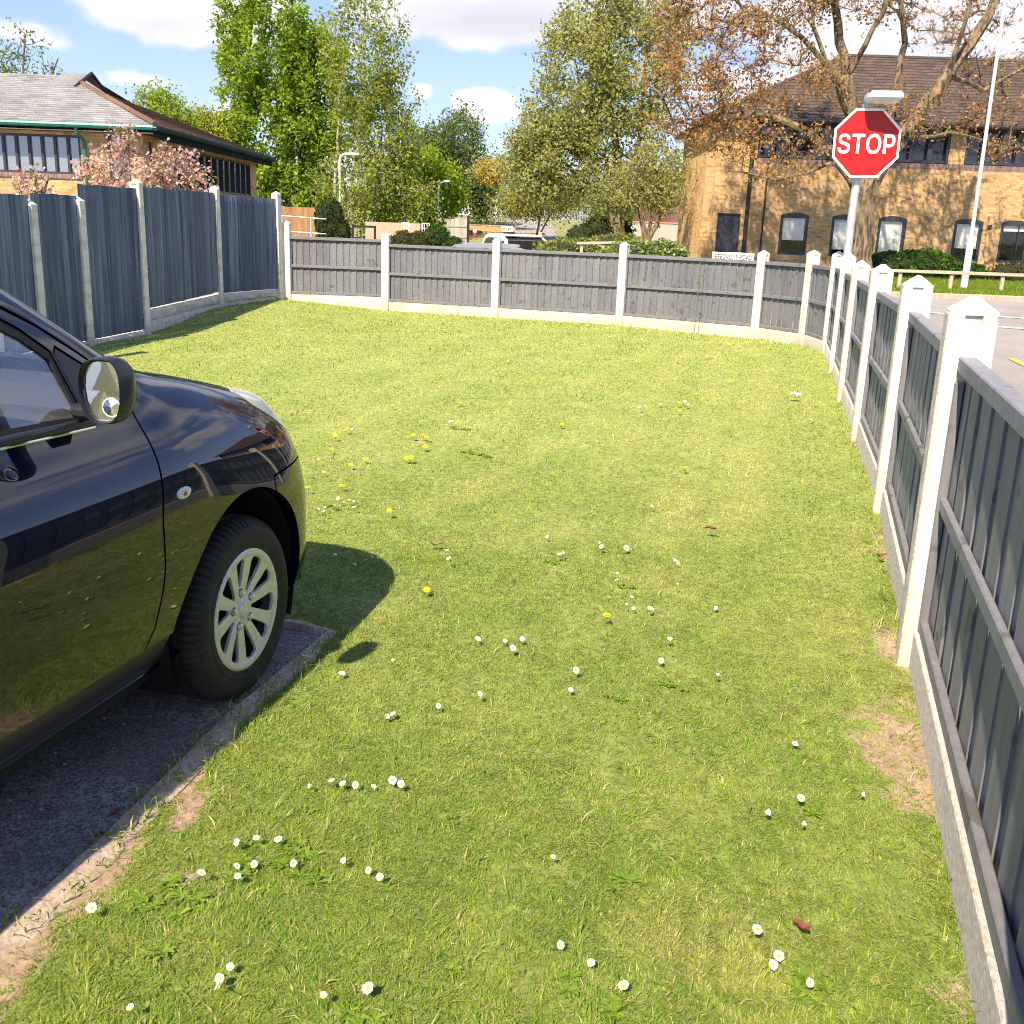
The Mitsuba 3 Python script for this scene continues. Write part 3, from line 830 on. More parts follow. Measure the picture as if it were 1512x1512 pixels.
# ------------------------------------------------------------------ trees
def grow(stems, ells, n, seed, r_tip=.012, spread=1.0, up=.35, trunk_r=.2):
    """Skeleton: nodes with parents, from given stem polylines towards n targets spread in the ellipsoids."""
    rng = np.random.default_rng(seed)
    nodes, par = [], []
    base_r = {}

    def chain(pts, start):
        p = np.array(pts, float)
        out = start
        for a, b in zip(p[:-1], p[1:]):
            m = max(2, int(np.linalg.norm(b - a) / .45))
            for k in range(1, m + 1):
                t = k / m
                q = a + (b - a) * t + rng.normal(0, .035, 3) * (k < m)
                nodes.append(q)
                par.append(out)
                out = len(nodes) - 1
        return out

    for st in stems:
        pts, rr = st
        if not nodes:
            nodes.append(np.array(pts[0], float))
            par.append(-1)
            s = 0
        else:
            d = np.linalg.norm(np.array(nodes) - pts[0], axis=1)
            s = int(d.argmin())
        n0 = len(nodes)
        chain([nodes[s]] + list(pts[1:]), s)
        for k in range(n0, len(nodes)):
            t = (k - n0) / max(1, len(nodes) - n0)
            base_r[k] = rr[0] + (rr[1] - rr[0]) * t
        base_r.setdefault(s, rr[0])
    w = np.array([e[3] * e[5] for e in ells])
    tg = []
    for k in rng.choice(len(ells), n, p=w / w.sum()):
        e = np.array(ells[k])
        d = rng.normal(size=3)
        d /= np.linalg.norm(d)
        tg.append(e[:3] + d * e[3:6] * rng.uniform(.25, 1) ** .6)
    tg = np.array(tg)
    core = np.array(nodes)
    tg = tg[np.argsort([np.linalg.norm(core - t, axis=1).min() for t in tg])]
    tips = []
    N = np.array(nodes)
    Pp = list(par)
    cap = len(N)
    buf = np.zeros((cap + n * 5, 3))
    buf[:cap] = N
    for t in tg:
        d = buf[:cap] - t
        dist = np.linalg.norm(d, axis=1) + up * np.maximum(d[:, 2], 0) * 2 + .15 * np.abs(np.linalg.norm(d, axis=1) - 1.0)
        j = int(dist.argmin())
        a = buf[j].copy()
        L = np.linalg.norm(t - a)
        m = int(np.clip(L / .5, 1, 4))
        last = j
        sag = rng.normal(0, .08, 3) * L
        for k in range(1, m + 1):
            u = k / m
            buf[cap] = a + (t - a) * u + sag * 4 * u * (1 - u) * .5 + np.array([0, 0, .12 * L]) * u * (1 - u)
            Pp.append(last)
            last = cap
            cap += 1
        tips.append(last)
    buf = buf[:cap]
    r = np.full(cap, 0.0)
    child = np.zeros(cap)
    acc = np.zeros(cap)
    for k in range(cap - 1, 0, -1):
        if acc[k] == 0:
            acc[k] = r_tip ** 2.3
        acc[Pp[k]] += acc[k]
    if acc[0] == 0:
        acc[0] = r_tip ** 2.3
    r = acc ** (1 / 2.3)
    for k, v in base_r.items():
        r[k] = max(r[k] * .7, v)
    for k in range(1, cap):
        r[k] = min(r[k], r[Pp[k]] * 1.02)
    return buf, np.array(Pp), r, np.array(tips)


def limbs(nodes, par, r, rmin=0, sides=6):
    k = np.where((par >= 0) & (r >= rmin))[0]
    a, b = nodes[par[k]], nodes[k]
    ra, rb = np.minimum(r[par[k]], r[k] * 1.6), r[k]
    t = b - a
    t /= np.linalg.norm(t, axis=1, keepdims=True) + 1e-9
    a = a - t * (ra * .3)[:, None]
    ref = np.where(np.abs(t[:, 2:]) < .9, [0, 0, 1.0], [1.0, 0, 0])
    x = np.cross(t, ref)
    x /= np.linalg.norm(x, axis=1, keepdims=True)
    y = np.cross(t, x)
    an = np.arange(sides) * 2 * np.pi / sides
    ring = np.cos(an)[None, :, None] * x[:, None] + np.sin(an)[None, :, None] * y[:, None]
    v = np.concatenate([a[:, None] + ring * ra[:, None, None], b[:, None] + ring * rb[:, None, None]], 1).reshape(-1, 3)
    i = np.arange(len(k))[:, None] * 2 * sides
    j = np.arange(sides)
    q = np.stack([i + j, i + sides + j, i + sides + (j + 1) % sides, i + (j + 1) % sides], -1).reshape(-1, 4)
    return v, np.vstack([q[:, [0, 1, 2]], q[:, [0, 2, 3]]])


def leaves(pos, size, cols, rng, up=.5, aspect=.62, droop=0.0):
    """Leaf-shaped quads at pos with random facing; colours mixed from cols."""
    n = len(pos)
    nrm = rng.normal(size=(n, 3)) + [0, 0, up]
    nrm /= np.linalg.norm(nrm, axis=1, keepdims=True)
    a = rng.normal(size=(n, 3)) - np.array([0, 0, droop])
    a -= nrm * (a * nrm).sum(1, keepdims=True)
    a /= np.linalg.norm(a, axis=1, keepdims=True)
    b = np.cross(nrm, a)
    s = (size * rng.uniform(.6, 1.35, n))[:, None]
    v = np.stack([pos - a * s * .5, pos + b * s * aspect * .5 - a * s * .05, pos + a * s * .5, pos - b * s * aspect * .5 - a * s * .05], 1).reshape(-1, 3)
    i = np.arange(n)[:, None] * 4
    f = np.vstack([i + [0, 1, 2], i + [0, 2, 3]])
    cols = np.array(cols)
    c = cols[rng.integers(0, len(cols), n)] * rng.uniform(.75, 1.25, (n, 1))
    return v, f, np.repeat(np.clip(c, 0, 1), 4, 0)


def twigs(base, rng, L, w, m):
    """Thin tapering twig triangles pairs around points."""
    p = np.repeat(base, m, 0)
    d = rng.normal(size=p.shape)
    d /= np.linalg.norm(d, axis=1, keepdims=True)
    d[:, 2] += .25
    q = p + d * L * rng.uniform(.4, 1.1, (len(p), 1))
    s = np.cross(d, rng.normal(size=p.shape))
    s /= np.linalg.norm(s, axis=1, keepdims=True)
    s2 = np.cross(d, s)
    v = np.stack([p - s * w, p + s * w, p + s2 * w * 1.5, q], 1).reshape(-1, 3)
    i = np.arange(len(p))[:, None] * 4
    return v, np.vstack([i + [0, 1, 3], i + [1, 2, 3], i + [2, 0, 3]])


def tree(name, label, stems, ells, n, leaf, per, spread, cols, seed, bark='m_bark', r_tip=.012, hang=0.0, droop=0.0, twig=(0, 0, 0), up=.5, group=None, skel_up=.35, sparse=None, aspect=.62):
    rng = np.random.default_rng(seed + 100)
    t = thing(name, label, 'tree', group)
    nodes, par, r, tips = grow(stems, ells, n, seed, r_tip, up=skel_up)
    V, F = limbs(nodes, par, r)
    if twig[2]:
        tv, tf = twigs(nodes[tips], rng, *twig)
        F = np.vstack([F, tf + len(V)])
        V = np.vstack([V, tv])
    put('trunk', (V, F), bark, t, smooth=False)
    # leaf clumps: uneven density from clump to clump, so that gaps and dense masses form
    dens = np.clip(meshkit.fbm(nodes[tips] * .55, 3, seed) * 2.0 - .25, .3, 1.5)
    if sparse is not None:
        dens = dens * sparse(nodes[tips])
    k = rng.poisson(per * dens)
    c = np.repeat(nodes[tips], k, 0)
    pos = c + rng.normal(size=c.shape) * spread * [1, 1, .8]
    if hang:
        pos[:, 2] -= rng.exponential(hang, len(pos))
        pos[:, :2] = c[:, :2] + (pos[:, :2] - c[:, :2]) * .7
    v, f, col = leaves(pos, leaf, cols, rng, up, aspect, droop)
    clump = np.repeat(np.repeat(.8 + .4 * meshkit.noise(nodes[tips] * 1.3, seed), k), 4)
    put('crown', (v, f), 'm_leaf', t, color=np.clip(col * clump[:, None], 0, 1))
    return t


GREEN = [(.26, .40, .04), (.33, .46, .055), (.19, .32, .035), (.40, .52, .08)]
BRIGHT = [(.32, .46, .035), (.42, .54, .05), (.25, .38, .03)]
OLIVE = [(.40, .43, .11), (.43, .44, .14), (.25, .29, .075), (.38, .42, .11)]
PALE = [(.46, .47, .21), (.55, .56, .27), (.36, .39, .16), (.48, .53, .20)]
COPPER = [(.58, .33, .13), (.64, .42, .16), (.48, .25, .11), (.62, .46, .15), (.60, .30, .17)]

tree('birch_tree', 'tall dense bright green tree beside the slate roofed building', [([(-13.8, 66, -.1), (-13.6, 66, 4.3), (-13.7, 66.2, 9.3), (-14, 66, 13.8), (-14, 66, 15)], (.28, .05))],
     [(-15.3, 66, 11.3, 3.3, 2.9, 4.6), (-15.4, 66, 7.0, 3.4, 3.0, 3.8), (-15.3, 66, 3.0, 3.3, 2.1, 2.1), (-12.6, 66, 8.3, 2.4, 1.8, 4.9), (-12.9, 66, 3.4, 2.0, 1.8, 1.6), (-16.8, 65.5, 3.2, 1.4, 1.2, 1.2)], 520, .26, 112, .33, GREEN, 1, hang=.25, droop=.6)
tree('birch_tree', 'weeping birch with pale trunk and sparse olive leaves behind the first lamp', [([(-10.2, 62, .0), (-9.9, 62, 3.2), (-9.3, 62, 6.9), (-9.1, 62, 11.4), (-9.1, 62, 14)], (.17, .03)), ([(-10.1, 62, .6), (-9.2, 62, 3.0), (-8.2, 62, 6), (-7.8, 62, 9)], (.10, .02)), ([(-10.2, 62, .3), (-10.9, 62, 2.5), (-10.7, 62, 6), (-10.4, 62, 10)], (.09, .02))],
     [(-9.2, 62, 11.1, 2.6, 2.0, 3.8), (-8.3, 62, 7.2, 2.5, 1.8, 3.6), (-9.1, 62, 3.6, 3.2, 2.9, 2.3), (-6.8, 62, 5.1, 1.3, 1.0, 2.2), (-7.8, 62, 3.0, 2.4, 1.5, 1.8), (-6.4, 62, 3.0, 1.5, 1.2, 1.3)], 480, .20, 70, .29, OLIVE + GREEN[:2], 2, bark='m_birch', r_tip=.010, hang=.6, droop=1.2, twig=(.7, .010, 2))
tree('maple_tree', 'small vivid yellow green tree behind the second lamp', [([(-7.0, 72, .3), (-6.9, 72, 2.7), (-6.5, 72, 4.5)], (.14, .05)), ([(-5.7, 72, .3), (-5.6, 72, 2.9)], (.12, .04))],
     [(-6.9, 72, 3.9, 2.9, 2.7, 2.3), (-5.6, 72, 2.7, 1.3, 1.8, 1.5)], 190, .26, 75, .40, BRIGHT, 3, hang=.1)
tree('willow_tree', 'feathery blue green tree standing behind the lane, below the small cloud', [([(-5.6, 85, .6), (-5.6, 85, 6.6), (-5.3, 85, 10)], (.2, .04))],
     [(-5.5, 85, 7.6, 2.5, 2.1, 2.8), (-4.2, 85, 5.0, 2.2, 1.8, 2.2), (-7.0, 85, 6.2, 1.8, 1.4, 2.6), (-3.2, 85, 4.0, 1.2, 1.2, 2.0)], 260, .24, 110, .55, [(.20, .29, .09), (.27, .36, .12), (.16, .22, .07)], 4, droop=.5, hang=.2)
tree('sapling_tree', 'fresh yellow green tree top showing above the rusty roof slope', [([(-20.2, 60, .2), (-20, 60, 6.3)], (.14, .03))], [(-20.1, 60, 6.6, 1.5, 1.2, 1.4), (-19.2, 60, 6.0, 1.0, 1, 1.0)], 90, .19, 90, .35, [(.40, .50, .07), (.32, .44, .06)], 5)
tree('sapling_tree', 'yellowish tree top over the far end of the rusty roof slope', [([(-18.9, 64, .2), (-18.7, 64, 6.3)], (.14, .03))], [(-18.5, 64, 6.1, 1.6, 1.0, 1.3)], 90, .19, 100, .35, [(.48, .52, .10), (.40, .46, .08)], 6)
tree('alder_tree', 'thin sparse tree rising behind the grey slate ridge at the picture edge', [([(-21.2, 46, .1), (-21.1, 46, 5.7), (-20.8, 46, 8.4)], (.12, .02)), ([(-21.1, 46, 4.5), (-22.3, 46, 6.5), (-22.4, 46, 7.8)], (.06, .02)), ([(-21.1, 46, 5.0), (-19.9, 46, 6.6), (-19.5, 46, 7.5)], (.06, .02))],
     [(-21, 46, 7.2, 1.6, 1.2, 1.5), (-19.6, 46, 6.3, .9, .8, .9), (-22.6, 46, 6.6, .9, .8, 1.2)], 130, .14, 22, .22, [(.20, .29, .08), (.26, .35, .11)], 7, twig=(.45, .009, 3))
tree('goat_willow_tree', 'broad pale green tree with several leaning stems in the middle of the view', [([(4.05, 44, -.1), (4.03, 44, 1.2), (4.0, 44, 2.5), (3.7, 44, 4.6), (2.95, 44, 7.9), (2.6, 44, 9.6)], (.24, .05)), ([(4.0, 44, 1.4), (2.95, 44.2, 2.9), (1.65, 44.3, 4.0), (.6, 44, 5.3)], (.15, .03)), ([(4.0, 44, 2.4), (4.6, 44, 5.0), (4.6, 43.6, 8.5)], (.13, .03)), ([(3.9, 44, 3.0), (2.6, 43.6, 5.2), (1.9, 43.6, 7.6)], (.10, .03))],
     [(2.1, 44, 7.2, 2.3, 1.9, 2.7), (4.1, 44, 7.9, 2.4, 1.9, 2.6), (1.4, 44, 4.2, 2.3, 1.8, 1.9), (4.2, 44, 4.6, 2.4, 1.9, 2.2), (.4, 44, 4.7, 1.1, .8, 1.7), (0.2, 44, 3.5, 1.3, 1.0, 1.0), (3.0, 44.5, 10.0, 1.6, 1.4, 1.0), (3.4, 44.6, 2.7, 1.9, 1.3, .9)], 680, .15, 88, .26, PALE + OLIVE, 8, bark='m_bark_lit', r_tip=.011, twig=(.5, .008, 3))
tree('goat_willow_tree', 'smaller forked tree with dark stems between the pale tree and the office', [([(4.8, 41, -.1), (4.79, 41, 1.0), (4.47, 41, 2.2), (4.5, 41, 3.2), (4.2, 41, 4.2)], (.15, .04)), ([(4.8, 41, .7), (5.15, 41, 1.7), (5.25, 41, 2.5), (5.1, 41, 3.4)], (.11, .03)), ([(4.79, 41, .8), (4.95, 41.1, 2.0), (4.9, 41, 3.2)], (.09, .03))],
     [(4.9, 41, 3.5, 1.3, 1.1, 1.1), (3.4, 41, 2.8, 1.1, .9, .7), (5.3, 41, 2.8, .7, .8, .7)], 150, .11, 75, .28, PALE + OLIVE, 9, bark='m_bark_lit', twig=(.4, .008, 3))
tree('ornamental_tree', 'small amber leaved tree in front of the far white house', [([(-2.4, 80, .7), (-2.4, 80, 3.5)], (.09, .03))], [(-2.0, 80, 5.2, 1.6, 1.4, .9)], 100, .2, 40, .36, [(.56, .44, .12), (.60, .50, .14), (.46, .42, .12)], 10)
tree('ornamental_tree', 'pale olive tree spreading in front of the steel palisade fence', [([(.9, 70, .5), (1.1, 70, 2.0), (1.2, 70, 3.4)], (.09, .03)), ([(2.4, 70, .5), (2.3, 70, 3.2)], (.07, .03))], [(1.3, 70, 3.5, 2.7, 2.1, 1.4), (-.4, 70, 3.0, 1.2, 1.0, 1.0)], 170, .18, 90, .45, OLIVE + [(.46, .40, .12)], 12)
tree('bronze_maple_tree', 'big spreading bronze leaved tree with bare forked limbs in front of the office',
     [([(10.2, 32, .0), (10.16, 32, .9), (10.17, 32, 1.9), (10.0, 32, 2.76)], (.36, .29)), ([(10.0, 32, 2.76), (10.95, 32, 4.3), (12.07, 32, 6.1), (13.2, 32.6, 7.7), (13.9, 33.2, 9.5)], (.27, .09)),
      ([(10.0, 32, 2.76), (9.16, 31.8, 3.6), (8.07, 31.6, 4.4), (6.95, 31.5, 4.75), (5.6, 31.4, 4.8)], (.16, .04)), ([(10.0, 32, 2.76), (9.72, 32.2, 4.4), (9.26, 32.3, 6.0), (8.9, 32.5, 7.4), (8.3, 32.4, 9.4)], (.21, .07)),
      ([(9.52, 32.2, 5.0), (8.46, 31.6, 6.15), (7.5, 31.2, 6.85), (6.1, 31, 7.5)], (.10, .03)), ([(10.47, 32, 3.45), (10.8, 32.6, 5.5), (11.0, 32.8, 7.0), (10.65, 33, 8.7)], (.15, .05)),
      ([(12.07, 32, 6.1), (13.5, 32.8, 5.8), (14.7, 33.2, 6.5), (16, 33.4, 6.8)], (.07, .03)), ([(9.16, 31.8, 3.6), (7.35, 31.4, 3.0), (5.75, 31.2, 3.2)], (.06, .02)), ([(9.26, 32.3, 6.0), (9.9, 31.6, 7.6), (10.0, 31.2, 9.5)], (.08, .03)), ([(8.46, 31.6, 6.15), (7.6, 31.4, 8.0), (7.2, 31, 9.6)], (.06, .02)), ([(12.07, 32, 6.1), (12.2, 31.4, 7.8), (11.8, 31, 9.5)], (.07, .03)), ([(10.95, 32, 4.3), (12.6, 32.6, 4.6), (14.2, 33, 4.3)], (.06, .02))],
     [(4.6, 31.7, 6.4, 1.6, 1.5, 2.6), (5.8, 31.5, 7.0, 2.0, 1.8, 2.6), (7.0, 31.5, 8.2, 2.2, 1.8, 2.0), (5.7, 31.4, 4.5, 1.6, 1.3, 1.2), (7.4, 31.4, 3.7, 1.5, 1.2, .9), (9.1, 32, 8.6, 2.0, 1.8, 1.8), (11.7, 33, 8.6, 2.2, 1.9, 1.9), (14.0, 33.6, 6.9, 1.6, 1.2, 1.8), (14.1, 33.4, 4.7, 1.6, 1.1, 1.1), (11.0, 31.7, 5.1, 1.3, 1.0, .8), (7.8, 31.5, 5.7, 1.5, 1.2, 1.1), (9.3, 32, 11, 4.5, 3, 1.6), (6, 31.5, 10, 2.5, 2, 1.5), (16.4, 33.6, 6.5, 1.4, 1.2, 2)],
     900, .105, 36, .21, COPPER, 13, bark='m_bark_lit', r_tip=.012, twig=(.5, .007, 13), up=.2, skel_up=.2,
     sparse=lambda q: np.where(q[:, 0] < 8.6, 1.5, .62))

# distant woodland closing the view
rng = np.random.default_rng(44)
pos, cols = [], []
for k in range(85):
    x = rng.uniform(-150, 130)
    y = 165 + rng.uniform(-8, 25)
    if k % 3 == 0:
        y -= 25
    hgt = rng.uniform(3.5, 7.5)
    if abs(x + 1) < 5:
        hgt *= .6
    m = 520
    d = rng.normal(size=(m, 3))
    d /= np.linalg.norm(d, axis=1, keepdims=True)
    pos.append(np.array([x, y, 2.5 + hgt * .5]) + d * [hgt * .7, 2, hgt * .55] * rng.uniform(.6, 1, (m, 1)))
    cols.append(np.tile(np.array([(.15, .22, .06), (.21, .27, .09), (.13, .18, .06), (.24, .24, .09)][k % 4]), (m, 1)))
pos = np.vstack(pos)
v, f, c = leaves(pos, .75, [(1, 1, 1)], rng)
put('woodland', (v, f), 'm_leaf', color=np.clip(c * np.repeat(np.vstack(cols), 4, 0) * 1.2, 0, 1), kind='stuff', label='distant belt of trees closing the horizon behind the buildings')


# ------------------------------------------------------------------ hedges and shrubs
def shrub(name, label, ells, leaf, n, cols, seed, cat='shrub', core=True, stems=0, group=None, mat='m_leaf', rough=.5):
    rng = np.random.default_rng(seed)
    t = thing(name, label, cat, group)
    if core:
        vs, fs, o = [], [], 0
        for e in ells:
            m = trimesh.creation.icosphere(subdivisions=3)
            v = np.array(m.vertices)
            v = v * (.80 + .22 * (meshkit.fbm(v * 2.2 + e[0], 3, seed)[:, None] - .5)) * e[3:6] + e[:3]
            vs.append(v)
            fs.append(np.array(m.faces) + o)
            o += len(v)
        put('branches', (np.vstack(vs), np.vstack(fs)), 'm_hedge_core', t)
    w = np.array([e[3] * e[5] for e in ells])
    P_ = []
    for k in rng.choice(len(ells), n, p=w / w.sum()):
        P_.append(ells[k])
    e = np.array(P_)
    d = rng.normal(size=(n, 3))
    d /= np.linalg.norm(d, axis=1, keepdims=True)
    bump = .86 + .34 * (meshkit.fbm(d * 3 + e[:, :3], 3, seed) - .5)
    pos = e[:, :3] + d * e[:, 3:6] * (bump * rng.uniform(.86, 1.08, n))[:, None]
    pos = pos[pos[:, 2] > .0]
    v, f, c = leaves(pos, leaf, cols, rng, .8)
    put('foliage', (v, f), mat, t, color=c)
    return t


LAUREL = [(.04, .10, .018), (.06, .15, .025), (.09, .19, .03), (.15, .27, .045)]
shrub('laurel_hedge', 'rounded glossy dark green laurel hedge under the office windows', [(12.3, 35.0, .55, 1.3, .8, .62), (13.3, 35.1, .6, 1.3, .8, .68), (14.5, 35.0, .42, 1.0, .7, .5), (11.5, 35.0, .35, .9, .6, .45)], .14, 7000, LAUREL, 21, 'hedge')
shrub('brown_shrub', 'low twiggy brown shrub below the last office window at the picture edge', [(16.6, 35.4, .4, 1.2, .7, .55), (18.4, 35.5, .5, 1.3, .8, .6)], .11, 2600, [(.20, .12, .06), (.15, .10, .05), (.10, .11, .04)], 22)
shrub('groundcover_bed', 'yellow green groundcover bank below the pale tree', [(1.8, 35, .7, 1.5, 1.0, .52), (3.2, 35.3, .85, 1.4, 1.0, .55), (.9, 34.6, .5, .8, .8, .42)], .11, 5200, [(.32, .38, .07), (.42, .46, .10), (.22, .29, .06), (.42, .35, .12)], 23)
shrub('variegated_shrub', 'bright variegated shrub just over the far fence beside the office', [(3.2, 30, .75, 1.0, .7, .5), (4.0, 30, .75, .8, .7, .55), (2.5, 30, .62, .6, .6, .38)], .10, 4600, [(.45, .53, .17), (.30, .42, .09), (.58, .62, .30), (.18, .30, .06)], 24)
shrub('dark_bush', 'dark bush around the pale tree stems', [(2.4, 43, 1.1, .7, .8, .6), (3.0, 43.4, 1.2, .8, .8, .6), (3.6, 45.5, 1.2, 1.4, .6, 1.0)], .12, 2600, [(.06, .10, .03), (.10, .14, .04), (.14, .17, .05)], 25)
shrub('ivy_shrub', 'tall dark ivy covered shrub beside the sunlit timber fence', [(-9.75, 54, 1.3, .85, .7, 1.5), (-9.3, 54, .8, .7, .6, .9)], .15, 3200, [(.05, .09, .02), (.08, .13, .03), (.10, .15, .03)], 26)
shrub('low_hedge', 'clipped brownish hedge behind the low fence near the second lamp', [(-5.0, 45, .6, .55, .6, .62), (-4.35, 45, .62, .55, .6, .6), (-5.5, 45, .5, .4, .5, .45)], .10, 3000, [(.10, .12, .03), (.15, .15, .04), (.17, .13, .05)], 27, 'hedge')
shrub('dark_bush', 'deep green bush between the clipped hedge and the grey gate', [(-3.7, 46, .75, .7, .6, .75), (-3.0, 46, .5, .6, .6, .5)], .12, 2600, LAUREL + [(.12, .17, .04)], 28)
PINK = [(.80, .50, .48), (.85, .64, .60), (.72, .38, .38), (.60, .45, .25), (.85, .70, .66)]
for nm, lb_, ells, n, sd in (('blossom_tree', 'pink blossom tree against the brick corner of the left building', [(-10.0, 26, 2.5, .62, .5, .7), (-9.6, 26, 3.1, .3, .3, .35), (-10.5, 26, 2.3, .4, .4, .4)], 95, 31),
                         ('blossom_tree', 'pink blossom tree nearest the green tree, spreading over the tall fence', [(-8.5, 26, 2.55, .75, .5, .55), (-7.9, 26, 2.2, .5, .4, .4), (-8.9, 26, 2.2, .5, .4, .4)], 105, 32),
                         ('blossom_tree', 'short sparse blossom shrub low against the buff brick wall', [(-11.2, 24.5, 1.95, .55, .4, .35)], 30, 33)):
    cx = ells[0][0]
    tree(nm, lb_, [([(cx, ells[0][1], 0), (cx, ells[0][1], 1.2), (cx + .1, ells[0][1], 2.2)], (.05, .02)), ([(cx, ells[0][1], 1.0), (cx + .4, ells[0][1], 2.2)], (.03, .015)), ([(cx, ells[0][1], 1.0), (cx - .45, ells[0][1], 2.0)], (.03, .015))], ells, n, .078, 21, .11, PINK + [(.22, .24, .06)], sd, bark='m_bark', r_tip=.007, twig=(.3, .006, 2), aspect=.9)

# ------------------------------------------------------------------ the black car
car = thing('parked_car', 'glossy black small hatchback parked on the tarmac drive, nose towards the lawn', 'car')
CA = math.radians(15)
CO = np.array([-.805, 2.985, 0.0])
CU, CW = np.array([math.sin(CA), math.cos(CA), 0]), np.array([math.cos(CA), -math.sin(CA), 0])


def W(p):
    """(u forward, w to the car's right, z) -> world."""
    p = np.asarray(p, float)
    return CO + p[..., :1] * CU + p[..., 1:2] * CW + p[..., 2:3] * np.array([0, 0, 1.0])


WC = -.80   # centre line
# stations along the plan contour: (u, w, spine u, [(inset, z) x 9], spine z)
SIDE = [(.12, .20), (.055, .25), (.014, .37), (-.022, .56), (-.014, .74), (.02, .855), (.085, .965)]
ST = [
    (-3.02, -.80, -2.55, [(.10, .25), (.02, .30), (.0, .42), (.0, .56), (.02, .74), (.05, .85), (.08, .97), (.20, 1.30), (.30, 1.42)], 1.46),
    (-2.99, -.42, -2.5, [(.10, .25), (.02, .30), (.0, .42), (.0, .56), (.02, .74), (.05, .85), (.08, .97), (.20, 1.30), (.30, 1.42)], 1.46),
    (-2.90, -.14, -2.4, [(.10, .24), (.02, .29), (.0, .41), (.0, .56), (.015, .74), (.05, .85), (.08, .97), (.22, 1.32), (.32, 1.42)], 1.47),
    (-2.70, -.015, -2.45, [(.10, .22), (.03, .26), (.0, .39), (-.005, .56), (.0, .74), (.03, .86), (.085, .975), (.23, 1.36), (.34, 1.44)], 1.49),
    (-2.35, .0, -2.3, SIDE + [(.235, 1.395), (.36, 1.465)], 1.515),
    (-1.9, .0, -1.88, SIDE + [(.24, 1.41), (.365, 1.485)], 1.53),
    (-1.4, .0, -1.4, SIDE + [(.235, 1.40), (.36, 1.475)], 1.525),
    (-1.05, .0, -1.05, SIDE + [(.215, 1.365), (.31, 1.435)], 1.495),
    (-.80, .0, -.80, SIDE + [(.185, 1.295), (.255, 1.35)], 1.415),
    (-.62, .0, -.62, SIDE + [(.165, 1.205), (.225, 1.252)], 1.31),
    (-.45, .0, -.45, SIDE[:6] + [(.08, .955), (.145, 1.10), (.20, 1.145)], 1.195),
    (-.30, .0, -.30, SIDE[:6] + [(.078, .945), (.135, 1.02), (.20, 1.065)], 1.10),
    (-.16, .0, -.17, SIDE[:4] + [(-.012, .73), (.02, .84), (.076, .932), (.135, .987), (.205, 1.018)], 1.04),
    (.0, .0, -.02, SIDE[:4] + [(-.008, .715), (.024, .82), (.076, .908), (.14, .963), (.215, .988)], 1.015),
    (.18, .0, .13, [(.10, .20), (.03, .24), (.0, .36), (-.018, .55), (.0, .695), (.032, .795), (.084, .872), (.148, .926), (.225, .948)], .975),
    (.34, -.004, .26, [(.11, .19), (.035, .22), (.0, .34), (-.012, .53), (.008, .67), (.042, .765), (.095, .838), (.155, .89), (.235, .912)], .94),
    (.44, -.022, .33, [(.12, .18), (.04, .21), (.0, .33), (-.005, .51), (.012, .65), (.048, .742), (.098, .813), (.155, .868), (.235, .892)], .92),
    (.53, -.066, .38, [(.13, .17), (.045, .205), (.0, .32), (.0, .50), (.016, .63), (.05, .718), (.096, .79), (.15, .848), (.225, .878)], .908),
    (.605, -.135, .42, [(.14, .17), (.05, .20), (.0, .31), (.0, .48), (.018, .615), (.048, .70), (.09, .772), (.14, .832), (.205, .866)], .90),
    (.66, -.24, .45, [(.15, .17), (.05, .20), (.0, .31), (.0, .47), (.018, .60), (.045, .69), (.082, .763), (.125, .824), (.18, .858)], .895),
    (.695, -.42, .47, [(.15, .17), (.05, .20), (.0, .31), (.0, .47), (.018, .60), (.045, .69), (.08, .763), (.12, .824), (.17, .856)], .892),
    (.71, -.80, .48, [(.15, .17), (.05, .20), (.0, .31), (.0, .47), (.018, .60), (.045, .69), (.08, .763), (.12, .822), (.17, .855)], .89)]
plan = np.array([(s[0], s[1]) for s in ST])
tt = np.r_[0, np.cumsum(np.linalg.norm(np.diff(plan, axis=0), axis=1))]
CTRL = []
for (u, w, uc, pr, zs) in ST:
    d = np.array([uc - u, WC - w])
    L = np.linalg.norm(d)
    d /= max(L, 1e-6)
    if abs(w - WC) < 1e-6:
        d = np.array([np.sign(uc - u), 0.0])
    CTRL.append([[u + d[0] * a, w + d[1] * a, z] for a, z in pr] + [[uc, WC, zs]])
CTRL = np.array(CTRL)
NT, NV = 620, 300
tg, vg = np.linspace(0, tt[-1], NT), np.linspace(0, 9, NV)
G = PchipInterpolator(tt, CTRL, axis=0)(tg)
G = PchipInterpolator(np.arange(10), G, axis=1)(vg)
Gs = np.stack([gaussian_filter(G[..., k], [7, 5], mode='nearest') for k in range(3)], -1)
Gs[..., 1] = np.where(np.arange(NV)[None] > NV - 14, np.minimum(Gs[..., 1], G[..., 1] * .0 + Gs[..., 1]), Gs[..., 1])
wgt = np.clip((vg - 8.6) / .4, 0, 1)[None, :, None]
Gs = Gs * (1 - wgt) + G * wgt
G = Gs
dt, dv = np.gradient(G, axis=0), np.gradient(G, axis=1)
NRM = np.cross(dt, dv)
NRM /= np.linalg.norm(NRM, axis=-1, keepdims=True) + 1e-12
if NRM[NT // 2, NV // 3, 1] < 0:
    NRM = -NRM


def samp(A, t, v):
    x = np.stack([np.asarray(t) / tg[-1] * (NT - 1), np.asarray(v) / 9 * (NV - 1)])
    return np.stack([map_coordinates(A[..., k], x, order=1, mode='nearest') for k in range(3)], -1)


